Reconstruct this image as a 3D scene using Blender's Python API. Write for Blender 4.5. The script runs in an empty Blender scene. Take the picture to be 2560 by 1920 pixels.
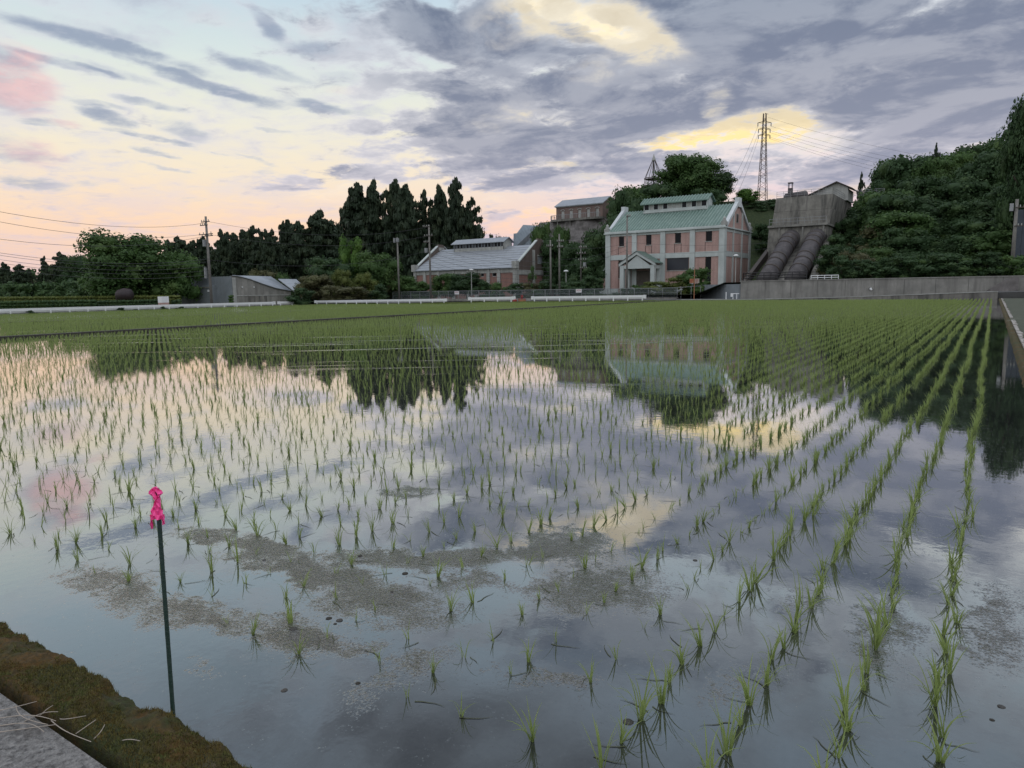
import bpy, bmesh, math, random
import numpy as np
from mathutils import Vector, Matrix

# ------------------------------------------------------------------ camera
# world axes: x runs across the rice rows, y along them, z up (metres); still water of the near paddy is z = 0
FPX = 1775.0                       # focal length in pixels of a 2560 px wide frame
YAW, PITCH, ROLL = math.radians(34.0), math.radians(7.56), 0.015
CAM = Vector((0.0, 0.0, 1.60))
F0 = Vector((-math.sin(YAW), math.cos(YAW), 0)); R0 = Vector((math.cos(YAW), math.sin(YAW), 0)); U0 = Vector((0, 0, 1))
FW = (F0 * math.cos(PITCH) - U0 * math.sin(PITCH)).normalized()
UP = (F0 * math.sin(PITCH) + U0 * math.cos(PITCH)).normalized()
RC = R0 * math.cos(ROLL) - UP * math.sin(ROLL)
UC = R0 * math.sin(ROLL) + UP * math.cos(ROLL)
scene = bpy.context.scene
cam_data = bpy.data.cameras.new('camera'); cam = bpy.data.objects.new('camera', cam_data)
scene.collection.objects.link(cam)
M = Matrix((RC, UC, -FW)).transposed().to_4x4(); M.translation = CAM
cam.matrix_world = M
cam_data.sensor_width = 36; cam_data.lens = FPX / 2560 * 36
cam_data.clip_start = 0.05; cam_data.clip_end = 6000
scene.camera = cam
scene.view_settings.view_transform = 'Standard'; scene.view_settings.look = 'None'
scene.view_settings.gamma = 1; scene.view_settings.use_curve_mapping = False
scene.view_settings.exposure = 0.18

cy = scene.cycles
cy.max_bounces = 5; cy.diffuse_bounces = 2; cy.glossy_bounces = 3; cy.transmission_bounces = 2; cy.transparent_max_bounces = 6
cy.caustics_reflective = False; cy.caustics_refractive = False; cy.sample_clamp_indirect = 4.0

def ray(u, v):
    return (RC * ((u - 1280) / FPX) - UC * ((v - 960) / FPX) + FW).normalized()
def on_z(u, v, z=0.0):
    d = ray(u, v); return CAM + d * ((z - CAM.z) / d.z)
def on_x(u, v, x):
    d = ray(u, v); return CAM + d * ((x - CAM.x) / d.x)
def on_y(u, v, y):
    d = ray(u, v); return CAM + d * ((y - CAM.y) / d.y)
def at(u, v, Y):
    """point seen in direction (u, v) whose distance ahead of the camera is Y"""
    d = ray(u, v); return CAM + d * (Y / d.dot(F0))
def proj(p):
    q = Vector(p) - CAM; z = q.dot(FW); return (1280 + FPX * q.dot(RC) / z, 960 - FPX * q.dot(UC) / z)
def azel(u, v):
    d = ray(u, v); return math.degrees(math.atan2(d.dot(R0), d.dot(F0))), math.degrees(math.asin(d.z))

def srgb(r, g, b):
    return tuple(((c / 255) / 12.92 if c / 255 <= .04045 else ((c / 255 + .055) / 1.055) ** 2.4) for c in (r, g, b))
# ------------------------------------------------------------------ sky (world)
world = bpy.data.worlds.new('World'); scene.world = world; world.use_nodes = True
def build_sky():
    nt = world.node_tree; nt.nodes.clear(); N = nt.nodes; L = nt.links
    def new(t, **kw):
        n = N.new(t)
        for k, v in kw.items(): setattr(n, k, v)
        return n
    def put(sock, v):
        if hasattr(v, 'is_linked') or hasattr(v, 'links'): L.new(v, sock)
        else: sock.default_value = v
    def mth(op, a, b=None, c=None, clamp=False):
        n = new('ShaderNodeMath', operation=op, use_clamp=clamp); put(n.inputs[0], a)
        if b is not None: put(n.inputs[1], b)
        if c is not None: put(n.inputs[2], c)
        return n.outputs[0]
    def vm(op, a, b=None):
        n = new('ShaderNodeVectorMath', operation=op); put(n.inputs[0], a)
        if b is not None: put(n.inputs[1], b)
        return n.outputs['Value'] if op in ('LENGTH', 'DOT_PRODUCT') else n.outputs[0]
    def mr(x, a, b, c=0.0, d=1.0, kind='SMOOTHSTEP'):
        n = new('ShaderNodeMapRange', interpolation_type=kind); put(n.inputs[0], x)
        for i, v in ((1, a), (2, b), (3, c), (4, d)): put(n.inputs[i], v)
        return n.outputs[0]
    def comb(x, y, z=0.0):
        n = new('ShaderNodeCombineXYZ'); put(n.inputs[0], x); put(n.inputs[1], y); put(n.inputs[2], z); return n.outputs[0]
    def noise(vec, scale, detail=6, rough=.55, dist=0.0, lac=2.0):
        n = new('ShaderNodeTexNoise'); put(n.inputs['Vector'], vec); put(n.inputs['Scale'], scale)
        n.inputs['Detail'].default_value = detail; n.inputs['Roughness'].default_value = rough
        n.inputs['Distortion'].default_value = dist; n.inputs['Lacunarity'].default_value = lac
        return n.outputs
    def mix(f, a, b):
        n = new('ShaderNodeMix', data_type='RGBA'); put(n.inputs[0], f)
        for s, v in ((n.inputs[6], a), (n.inputs[7], b)):
            if isinstance(v, tuple): s.default_value = (*v, 1)
            else: L.new(v, s)
        return n.outputs[2]
    def ramp(x, stops):
        n = new('ShaderNodeValToRGB'); put(n.inputs[0], x); cr = n.color_ramp
        while len(cr.elements) < len(stops): cr.elements.new(.5)
        for e, (p, c) in zip(cr.elements, stops): e.position = p; e.color = (*srgb(*c), 1)
        return n.outputs[0]
    tc = new('ShaderNodeTexCoord').outputs['Generated']
    d = vm('NORMALIZE', tc)
    X = vm('DOT_PRODUCT', d, tuple(R0)); Y = vm('DOT_PRODUCT', d, tuple(F0)); Z = vm('DOT_PRODUCT', d, (0, 0, 1))
    AZ = mth('MULTIPLY', mth('ARCTAN2', X, Y), 57.29578)
    EL = mth('MULTIPLY', mth('ARCSINE', Z), 57.29578)
    ELc = mth('MAXIMUM', EL, 0.0)
    P = comb(AZ, EL, 1.0)
    # cloud deck coordinates: direction projected on a flat layer overhead
    den = mth('ADD', mth('MAXIMUM', Z, 0.0), 0.13)
    Q = comb(mth('DIVIDE', X, den), mth('DIVIDE', Y, den))
    # warp so that cloud outlines are ragged
    wn = noise(Q, 1.7, 3, .5)['Color']; wv = vm('SUBTRACT', wn, (.5, .5, .5))
    Pw = vm('ADD', P, vm('MULTIPLY', wv, (5.5, 3.0, 0)))
    wn2 = noise(Q, 6.0, 4, .6)['Color']; wv2 = vm('SUBTRACT', wn2, (.5, .5, .5))
    Pw = vm('ADD', Pw, vm('MULTIPLY', wv2, (2.6, 1.6, 0)))
    Pl = vm('ADD', P, vm('MULTIPLY', wv2, (1.8, .9, 0)))
    def blob(src, u, v, a, b, rot, amp, soft=0.0):
        az, el = azel(u, v); az1, el1 = azel(u + 20, v); az2, el2 = azel(u, v - 20)
        kx = (az1 - az) / 20; ky = (el2 - el) / 20
        r = math.radians(-rot); c, sn = math.cos(r), math.sin(r); A, B = a * kx, b * ky
        dx = vm('DOT_PRODUCT', src, (c / A, sn / A, -(az * c + el * sn) / A))
        dy = vm('DOT_PRODUCT', src, (-sn / B, c / B, -(-az * sn + el * c) / B))
        return mr(mth('MULTIPLY_ADD', dx, dx, mth('MULTIPLY', dy, dy)), 2.6, soft, 0.0, amp)
    last = [None]
    def total(src, lst):
        # every few patches the coordinate waits for the running sum, which keeps the shader's working memory small
        out = last[0]; cur = src; base0 = out; acc = None
        for i, t in enumerate(lst):
            if i % 3 == 0:
                dep = acc if acc is not None else base0
                if dep is not None:
                    n = new('ShaderNodeVectorMath', operation='MULTIPLY_ADD'); L.new(dep, n.inputs[0]); n.inputs[1].default_value = (1e-7,) * 3; L.new(src, n.inputs[2]); cur = n.outputs[0]
            o = blob(cur, *t); acc = o if acc is None else mth('ADD', acc, o)
        last[0] = acc
        return acc
    # ---- noises
    Qs = comb(vm('DOT_PRODUCT', Q, (.72, -.66, 0)), vm('DOT_PRODUCT', Q, (.70, .76, 0)), 3.7)      # cloud streets run diagonally over the deck
    fbm = noise(Qs, 2.5, 10, .60, .35)[0]
    f2 = noise(vm('ADD', Qs, (.02, .12, 0)), 2.5, 6, .60, .35)[0]
    fine = noise(Q, 8.0, 7, .62, .4)[0]
    soft = noise(Q, .9, 4, .5)[0]
    rel = mr(mth('SUBTRACT', fbm, f2), -.11, .11)
    # ---- clear sky: a Nishita sky of the same low sun plus the colours of this dusk
    left = ramp(mth('DIVIDE', ELc, 90.0), [(0, (222, 190, 188)), (.025, (232, 200, 186)), (.055, (243, 210, 182)), (.095, (238, 222, 198)),
        (.14, (229, 227, 210)), (.185, (208, 220, 218)), (.235, (184, 205, 219)), (.5, (150, 178, 206)), (1, (135, 160, 195))])
    right = ramp(mth('DIVIDE', ELc, 90.0), [(0, (222, 186, 190)), (.03, (226, 192, 196)), (.06, (222, 200, 208)), (.12, (228, 220, 218)),
        (.17, (226, 226, 224)), (.24, (200, 216, 228)), (.5, (150, 178, 206)), (1, (115, 140, 178))])
    base = mix(mr(AZ, -12.0, 14.0), left, right)
    ns = new('ShaderNodeTexSky', sky_type='NISHITA', sun_disc=False)
    ns.sun_elevation = SUN_EL; ns.sun_rotation = SUN_ROT; ns.air_density = 1.2; ns.dust_density = 2.0
    nis = vm('MULTIPLY', ns.outputs[0], (.1, .1, .1))
    base = mix(.02, base, nis)
    # ---- warm light that leaks through the gaps round the hidden sun
    G = total(Pw, [(1440, 50, 170, 70, 15, .62), (1565, 95, 150, 55, 25, .7), (1300, 60, 130, 70, 0, .45), (1490, 190, 110, 26, 0, .5), (1150, 160, 120, 40, 0, .25), (1740, 352, 140, 26, -6, .95), (1850, 325, 160, 34, -4, .9), (1700, 382, 70, 8, -3, 1.1), (1610, 372, 60, 9, 0, .6),
        (2010, 325, 110, 42, 10, .75), (1800, 235, 26, 55, 35, .7), (1335, 290, 80, 22, 0, .75), (1380, 415, 80, 12, 8, .8), (1370, 545, 130, 24, -10, 1.0),
        (850, 482, 90, 24, 0, .6), (560, 520, 260, 50, 0, .3), (1190, 492, 130, 13, 8, .6), (1220, 320, 60, 20, 0, .45), (1960, 490, 220, 24, 0, .7),
        (1000, 395, 120, 10, -5, .4), (1150, 540, 90, 16, 0, .45), (1480, 455, 60, 8, 0, .6), (1760, 400, 120, 10, 0, .5)])
    # ---- cover of the cloud deck
    C = total(Pw, [
        (1065, 70, 105, 62, 35, .75), (1180, 130, 110, 45, 20, .6), (1215, 60, 70, 60, 0, .35), (1060, 215, 110, 34, 5, .55), (1280, 100, 120, 55, 10, .6), (1180, 225, 150, 40, 0, .2),
        (1130, 305, 190, 34, -3, .7), (1290, 240, 150, 40, 0, .5), (1370, 345, 230, 62, 0, .7), (1180, 385, 200, 30, 0, .6), (900, 440, 190, 20, -4, .62), (760, 462, 90, 12, -5, .35), (980, 490, 160, 14, -3, .35),
        (1600, 210, 190, 70, -5, .7), (1500, 260, 170, 60, 0, .6), (1720, 50, 190, 60, 10, .65), (1950, 70, 380, 95, -19, 1.05), (2250, -40, 250, 60, -15, .5), (1700, 150, 160, 60, -10, .6),
        (2130, 225, 480, 90, 4, 1.0), (2250, 110, 330, 70, -19, .5), (1900, 190, 250, 80, 0, .45), (2450, 300, 200, 40, -8, .4), (2350, 130, 260, 100, -10, .45), (1650, 290, 220, 55, 0, .5), (2300, 370, 260, 60, -10, .35),
        (1560, 350, 190, 40, 5, .6), (1400, 440, 180, 30, 0, .3), (1950, 420, 300, 45, 0, .35), (1640, 420, 150, 30, 0, .45), (1250, 455, 130, 22, 8, .45), (1150, 30, 90, 30, 0, .3),
        (1420, 20, 60, 30, 0, .35), (1380, 150, 70, 30, 10, .3), (1430, 95, 60, 14, 20, .8), (1530, 58, 50, 13, 10, .8), (1610, 112, 70, 13, -20, .8), (1480, 150, 80, 12, 5, .6), (1780, 330, 34, 8, -20, .7), (1900, 345, 50, 7, 10, .6), (1330, 45, 40, 12, 30, .5)])
    S = total(Pl, [
        (250, 112, 230, 20, 9, .62), (190, 75, 200, 26, 9, .28), (170, 160, 110, 10, 9, .5), (290, 180, 110, 12, 11, .45), (520, 213, 170, 13, 11, .62), (660, 176, 110, 16, 12, .6),
        (450, 120, 150, 50, 8, .33), (662, 52, 48, 20, 45, .5), (410, 15, 130, 30, 0, .35), (272, 294, 66, 15, 12, .62), (250, 262, 72, 7, 5, .42), (378, 259, 75, 10, 5, .5),
        (370, 341, 95, 7, 8, .5), (450, 322, 70, 20, 15, .35), (388, 379, 52, 8, 12, .5), (420, 421, 66, 5, 10, .5), (490, 409, 60, 6, 12, .38), (655, 404, 55, 6, 17, .45), (550, 381, 28, 3, 10, .35),
        (70, 456, 90, 13, 5, .5), (210, 458, 40, 7, -5, .3), (140, 306, 70, 8, -2, .35), (800, 267, 55, 12, 6, .5), (920, 277, 50, 16, 0, .4), (680, 323, 42, 5, 5, .4), (890, 60, 75, 40, 25, .42),
        (840, 128, 90, 20, 0, .42), (730, 105, 90, 30, 10, .25), (850, 195, 60, 16, 0, .35), (495, 499, 40, 5, 0, .35), (570, 230, 140, 40, 10, .22), (30, 372, 110, 34, 5, .55), (30, 215, 90, 60, 10, .5), (20, 135, 90, 26, 10, .4), (660, 425, 60, 6, 5, .28), (760, 250, 80, 20, 10, .2)])
    PK = total(Pl, [(50, 215, 80, 62, 10, .95), (60, 125, 60, 20, 10, .6), (80, 385, 75, 30, 5, .6), (160, 306, 40, 8, 0, .6), (530, 40, 110, 30, 0, .25), (790, 70, 45, 30, 0, .35), (870, 225, 60, 10, 0, .35), (1000, 40, 60, 60, 0, .2)])
    # cloud cover goes on past the frame, until the brighter plain deck takes over
    away = mr(mth('ABSOLUTE', AZ), 38.0, 52.0); high = mr(EL, 21.0, 33.0)
    rest = mth('MULTIPLY', mth('MAXIMUM', away, high), mr(soft, .35, .65, .2, .75))
    gen = mth('MULTIPLY', mr(mth('ADD', AZ, mth('MULTIPLY', EL, .5)), -12.0, 6.0), mr(EL, 1.0, 5.0, .42, .62))
    cov = mth('MAXIMUM', mth('ADD', mth('MULTIPLY', C, .8), mth('MULTIPLY', gen, .62)), rest)
    fn = mth('MULTIPLY', mth('SUBTRACT', fbm, .5), mth('MULTIPLY', mr(cov, 0.0, .45, .8, 4.2), mr(cov, .6, 1.15, 1.0, .42)))
    dens = mth('ADD', mth('MINIMUM', cov, 1.15), fn)
    dens = mth('ADD', dens, mth('MULTIPLY', mth('SUBTRACT', fine, .5), 1.7))
    dens = mth('SUBTRACT', dens, mth('MULTIPLY', G, .42))
    aC = mr(dens, .02, .62)
    sd = mth('ADD', S, mth('MULTIPLY', mth('SUBTRACT', fbm, .5), mr(S, 0.0, .3, 0.0, 1.6)))
    sd = mth('ADD', sd, mth('MULTIPLY', mth('SUBTRACT', fine, .5), mr(S, 0.0, .3, 0.0, .6)))
    aS = mth('MULTIPLY', mr(sd, .02, .85), .85)
    thick = mr(dens, .2, 1.05)
    veil = mr(mth('ADD', mth('MULTIPLY', fbm, .6), mth('MULTIPLY', fine, .4)), .42, .62, 0, .5)
    G = mth('MULTIPLY', G, mr(mth('ADD', mth('MULTIPLY', fbm, .45), mth('MULTIPLY', fine, .55)), .33, .64, .0, 1.35))
    # colours
    hi = ramp(mth('DIVIDE', ELc, 90.0), [(0, (222, 192, 192)), (.05, (214, 198, 204)), (.10, (214, 210, 216)), (.16, (216, 216, 220)), (.23, (200, 208, 218)), (.5, (170, 182, 200)), (1, (150, 165, 188))])
    lo = ramp(mth('DIVIDE', ELc, 90.0), [(0, (192, 172, 182)), (.04, (172, 166, 182)), (.08, (146, 149, 168)), (.13, (126, 133, 153)), (.18, (114, 123, 145)), (.23, (105, 116, 138)), (.5, (100, 112, 138)), (1, (105, 118, 144))])
    mid = mix(.40, hi, lo)
    ccol = mix(thick, mix(mr(cov, .45, 1.15, 0, .9), hi, mid), lo)
    shade = mr(mth('ADD', mth('MULTIPLY', fine, .5), mth('MULTIPLY', fbm, .5)), .35, .68)
    ccol = mix(mth('MULTIPLY', shade, .3), ccol, lo)
    ccol = mix(mth('MULTIPLY', rel, mr(cov, .4, 1.1, .62, .3)), ccol, hi)
    ccol = mix(mr(rel, .3, 0, 0, .5), ccol, lo)
    gl = mr(G, .05, 1.25)
    glow = ramp(gl, [(0, (228, 222, 218)), (.4, (240, 230, 212)), (.75, (250, 230, 190)), (1, (255, 228, 160))])
    pale = ramp(gl, [(0, (226, 222, 220)), (.45, (240, 232, 216)), (1, (252, 236, 200))])
    glow = mix(mr(EL, 10.5, 14.0), glow, pale)
    warm = mix(mr(EL, 4.0, 9.0), srgb(250, 204, 176), glow)
    sky = mix(veil, base, hi)
    sky = mix(mr(G, .0, 1.15, 0, .95), sky, warm)
    scol = mix(mr(sd, .15, .9), srgb(196, 202, 212), srgb(136, 149, 172))
    sky = mix(aS, sky, scol)
    sky = mix(mth('MULTIPLY', mr(PK, .05, 1.1, 0, .8), mr(fine, .35, .62, .35, 1)), sky, srgb(240, 190, 186))
    cc2 = mix(mr(G, .05, 1.1, 0, .6), ccol, warm)
    sky = mix(mth('MULTIPLY', aC, .96), sky, cc2)
    # below the horizon: dim ground tone
    sky = mix(mr(EL, -1.5, -.1, 1, 0), sky, srgb(70, 72, 70))
    bg = new('ShaderNodeBackground'); L.new(sky, bg.inputs[0]); bg.inputs[1].default_value = SKY_STRENGTH
    # plain deck: unseen sky behind and above, brightened to light the scene
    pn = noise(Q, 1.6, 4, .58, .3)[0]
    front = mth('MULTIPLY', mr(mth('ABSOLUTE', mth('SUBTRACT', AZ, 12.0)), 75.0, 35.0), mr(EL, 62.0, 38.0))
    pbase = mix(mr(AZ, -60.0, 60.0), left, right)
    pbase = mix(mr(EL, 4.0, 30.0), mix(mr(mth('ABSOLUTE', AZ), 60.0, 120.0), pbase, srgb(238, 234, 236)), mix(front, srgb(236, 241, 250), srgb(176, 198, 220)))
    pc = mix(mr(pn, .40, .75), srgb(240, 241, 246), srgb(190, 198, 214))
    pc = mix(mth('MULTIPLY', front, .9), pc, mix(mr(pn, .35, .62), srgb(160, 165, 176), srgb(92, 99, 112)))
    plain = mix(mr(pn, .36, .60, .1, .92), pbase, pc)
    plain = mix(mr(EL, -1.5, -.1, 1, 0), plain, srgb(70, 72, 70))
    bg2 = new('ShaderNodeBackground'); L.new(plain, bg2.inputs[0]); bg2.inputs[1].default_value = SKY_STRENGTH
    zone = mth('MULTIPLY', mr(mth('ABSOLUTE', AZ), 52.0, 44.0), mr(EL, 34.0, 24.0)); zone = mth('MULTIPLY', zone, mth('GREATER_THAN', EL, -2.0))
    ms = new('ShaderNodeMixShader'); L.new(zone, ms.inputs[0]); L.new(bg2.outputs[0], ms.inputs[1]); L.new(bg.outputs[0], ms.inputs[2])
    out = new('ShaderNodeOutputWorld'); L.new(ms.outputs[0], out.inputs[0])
SKY_STRENGTH = 1.0
SUN_EL = math.radians(1.5)
SUN_DIR = (F0 * math.cos(math.radians(17)) + R0 * math.sin(math.radians(17))).normalized()      # azimuth of the hidden sun, behind the hill
SUN_ROT = math.atan2(SUN_DIR.x, SUN_DIR.y)
build_sky()
world.cycles.sampling_method = 'MANUAL'; world.cycles.sample_map_resolution = 512
# the last direct light: very weak, wide and low, through the cloud gap behind the power station
sun_d = bpy.data.lights.new('sun', 'SUN'); sun_d.energy = 0.3; sun_d.angle = math.radians(2); sun_d.color = (1, .78, .55)
sun_o = bpy.data.objects.new('sun', sun_d); scene.collection.objects.link(sun_o)
sv = (SUN_DIR * math.cos(SUN_EL) + U0 * math.sin(SUN_EL))
sun_o.rotation_euler = sv.to_track_quat('Z', 'Y').to_euler(); sun_o.location = sv * 300
# ------------------------------------------------------------------ helpers
COL = scene.collection
rng = random.Random(7)
def newobj(name, me, parent=None, mat=None):
    o = bpy.data.objects.new(name, me); COL.objects.link(o)
    if parent is not None: o.parent = parent
    if mat is not None and me is not None and not me.materials: me.materials.append(mat)
    return o
def tag(o, label=None, cat=None, group=None, kind=None):
    for k, v in (('label', label), ('category', cat), ('group', group), ('kind', kind)):
        if v: o[k] = v
    return o
def thing(name, loc, label, cat, group=None, rz=0.0):
    o = bpy.data.objects.new(name, None); COL.objects.link(o); o.location = loc; o.rotation_euler = (0, 0, rz)
    o.empty_display_size = .3
    return tag(o, label, cat, group)
class MB:
    """collects boxes, prisms and tubes; build() links them as ONE mesh object"""
    def __init__(s, org=(0, 0, 0)): s.v = []; s.f = []; s.o = Vector(org)
    def add(s, vs, fs):
        n = len(s.v); s.v += [tuple(Vector(v) - s.o) for v in vs]; s.f += [tuple(i + n for i in f) for f in fs]; return s
    def box(s, a, b):
        x0, y0, z0 = a; x1, y1, z1 = b
        x0, x1 = min(x0, x1), max(x0, x1); y0, y1 = min(y0, y1), max(y0, y1); z0, z1 = min(z0, z1), max(z0, z1)
        return s.add([(x0, y0, z0), (x1, y0, z0), (x1, y1, z0), (x0, y1, z0), (x0, y0, z1), (x1, y0, z1), (x1, y1, z1), (x0, y1, z1)],
                     [(0, 3, 2, 1), (4, 5, 6, 7), (0, 1, 5, 4), (1, 2, 6, 5), (2, 3, 7, 6), (3, 0, 4, 7)])
    def prism(s, poly, axis, a, b):
        """poly in the two other axes, extruded from a to b along axis"""
        n = len(poly)
        def mk(p, t): return {'x': (t, p[0], p[1]), 'y': (p[0], t, p[1]), 'z': (p[0], p[1], t)}[axis]
        vs = [mk(p, a) for p in poly] + [mk(p, b) for p in poly]
        fs = [tuple(range(n))[::-1], tuple(range(n, 2 * n))] + [(i, (i + 1) % n, n + (i + 1) % n, n + i) for i in range(n)]
        return s.add(vs, fs)
    def tube(s, pts, r, n=6, r2=None, cap=True):
        pts = [Vector(p) for p in pts]; m = len(pts); rings = []
        for i, p in enumerate(pts):
            t = (pts[min(i + 1, m - 1)] - pts[max(i - 1, 0)]).normalized()
            a = t.cross(Vector((0, 0, 1)) if abs(t.z) < .9 else Vector((1, 0, 0))).normalized(); b = t.cross(a)
            rr = r if r2 is None else r + (r2 - r) * i / (m - 1)
            if isinstance(r, (list, tuple)): rr = r[i]
            rings.append([p + (a * math.cos(k * 2 * math.pi / n) + b * math.sin(k * 2 * math.pi / n)) * rr for k in range(n)])
        vs = [v for R in rings for v in R]; fs = []
        for i in range(m - 1):
            for k in range(n): fs.append((i * n + k, i * n + (k + 1) % n, (i + 1) * n + (k + 1) % n, (i + 1) * n + k))
        if cap: fs += [tuple(range(n))[::-1], tuple((m - 1) * n + k for k in range(n))]
        return s.add(vs, fs)
    def mesh(s, name, smooth=False):
        me = bpy.data.meshes.new(name); me.from_pydata(s.v, [], s.f); me.update()
        bm = bmesh.new(); bm.from_mesh(me); bmesh.ops.recalc_face_normals(bm, faces=bm.faces); bm.to_mesh(me); bm.free()
        if smooth: me.polygons.foreach_set('use_smooth', [True] * len(me.polygons))
        return me
    def build(s, name, mat, parent=None, smooth=False):
        return newobj(name, s.mesh(name, smooth), parent, mat)
def np_mesh(name, verts, quads, mat=None, smooth=False):
    me = bpy.data.meshes.new(name); verts = np.asarray(verts, np.float32); quads = np.asarray(quads, np.int32); k = quads.shape[1]
    me.vertices.add(len(verts)); me.vertices.foreach_set('co', verts.ravel())
    me.loops.add(quads.size); me.loops.foreach_set('vertex_index', quads.ravel())
    me.polygons.add(len(quads)); me.polygons.foreach_set('loop_start', np.arange(len(quads), dtype=np.int32) * k)
    me.polygons.foreach_set('loop_total', np.full(len(quads), k, np.int32))
    me.update(calc_edges=True); me.validate()
    if smooth: me.polygons.foreach_set('use_smooth', np.ones(len(quads), bool))
    if mat: me.materials.append(mat)
    return me
def vnoise(x, y, seed=0):
    """smooth value noise for arrays"""
    x = np.asarray(x, float); y = np.asarray(y, float); xi = np.floor(x).astype(int); yi = np.floor(y).astype(int); fx = x - xi; fy = y - yi
    fx = fx * fx * (3 - 2 * fx); fy = fy * fy * (3 - 2 * fy)
    def h(a, b):
        n = (a * 374761393 + b * 668265263 + seed * 974711) & 0x7fffffff; n = (n ^ (n >> 13)) * 1274126177 & 0x7fffffff
        return ((n ^ (n >> 16)) & 0xffff) / 65535.0
    return (h(xi, yi) * (1 - fx) + h(xi + 1, yi) * fx) * (1 - fy) + (h(xi, yi + 1) * (1 - fx) + h(xi + 1, yi + 1) * fx) * fy
def fbmn(x, y, seed=0, o=4):
    s = 0; a = .5
    for i in range(o): s = s + a * vnoise(np.asarray(x) * 2 ** i, np.asarray(y) * 2 ** i, seed + i); a *= .5
    return s
def sst(x, a, b):
    t = np.clip((np.asarray(x, float) - a) / (b - a), 0, 1); return t * t * (3 - 2 * t)

# ------------------------------------------------------------------ materials
class NT:
    def __init__(s, name):
        s.m = bpy.data.materials.new(name); s.m.use_nodes = True; s.t = s.m.node_tree; s.b = s.t.nodes['Principled BSDF']
        s.out = s.t.nodes['Material Output']
    def n(s, t, **kw):
        x = s.t.nodes.new(t)
        for k, v in kw.items(): setattr(x, k, v)
        return x
    def put(s, sock, v):
        if hasattr(v, 'links'): s.t.links.new(v, sock)
        elif isinstance(v, tuple) and len(v) == 3 and sock.type == 'RGBA': sock.default_value = (*v, 1)
        else: sock.default_value = v
    def co(s, kind='Object', scale=(1, 1, 1), rot=(0, 0, 0)):
        tc = s.n('ShaderNodeTexCoord'); mp = s.n('ShaderNodeMapping'); s.put(mp.inputs[0], tc.outputs[kind])
        mp.inputs['Scale'].default_value = scale; mp.inputs['Rotation'].default_value = rot; return mp.outputs[0]
    def noise(s, vec, scale, detail=4, rough=.6, dist=0.0):
        x = s.n('ShaderNodeTexNoise'); s.put(x.inputs['Vector'], vec); x.inputs['Scale'].default_value = scale
        x.inputs['Detail'].default_value = detail; x.inputs['Roughness'].default_value = rough; x.inputs['Distortion'].default_value = dist; return x.outputs[0]
    def mr(s, x, a, b, c=0.0, d=1.0, kind='LINEAR'):
        n = s.n('ShaderNodeMapRange', interpolation_type=kind); s.put(n.inputs[0], x)
        for i, v in ((1, a), (2, b), (3, c), (4, d)): s.put(n.inputs[i], v)
        return n.outputs[0]
    def math(s, op, a, b=0.0, c=0.0):
        n = s.n('ShaderNodeMath', operation=op); s.put(n.inputs[0], a); s.put(n.inputs[1], b); s.put(n.inputs[2], c); return n.outputs[0]
    def mix(s, f, a, b, blend='MIX'):
        n = s.n('ShaderNodeMix', data_type='RGBA', blend_type=blend); s.put(n.inputs[0], f); s.put(n.inputs[6], a); s.put(n.inputs[7], b); return n.outputs[2]
    def bump(s, h, strength=.3, dist=.02):
        n = s.n('ShaderNodeBump'); s.put(n.inputs['Height'], h); s.put(n.inputs['Strength'], strength); n.inputs['Distance'].default_value = dist
        s.put(s.b.inputs['Normal'], n.outputs[0]); return n
    def fin(s, col=None, rough=None, **kw):
        if col is not None: s.put(s.b.inputs['Base Color'], col)
        if rough is not None: s.put(s.b.inputs['Roughness'], rough)
        for k, v in kw.items(): s.put(s.b.inputs[k.replace('_', ' ')], v)
        return s.m
def mottled(name, c1, c2, scale=1.0, rough=.8, bump=.2, bscale=None, streak=0.0, metal=0.0, detail=5, dark=None):
    """two-tone noisy surface, optionally with vertical rain streaks"""
    t = NT(name); v = t.co(); f = t.noise(v, scale, detail, .65)
    col = t.mix(t.mr(f, .35, .65), c1, c2)
    if streak:
        v2 = t.co(scale=(1, 1, .12)); st = t.noise(v2, scale * 2.2, 5, .7)
        col = t.mix(t.mr(st, .44, .64, 0, streak), col, dark or tuple(c * .4 for c in c1))
    fn = t.noise(v, (bscale or scale * 12), 4, .6)
    col = t.mix(t.mr(fn, .3, .7, 0, .25), col, tuple(c * .6 for c in c1))
    t.bump(fn, bump, .03)
    return t.fin(col, t.mr(f, .3, .7, rough - .08, rough + .08), Metallic=metal)
MAT = {}
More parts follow.
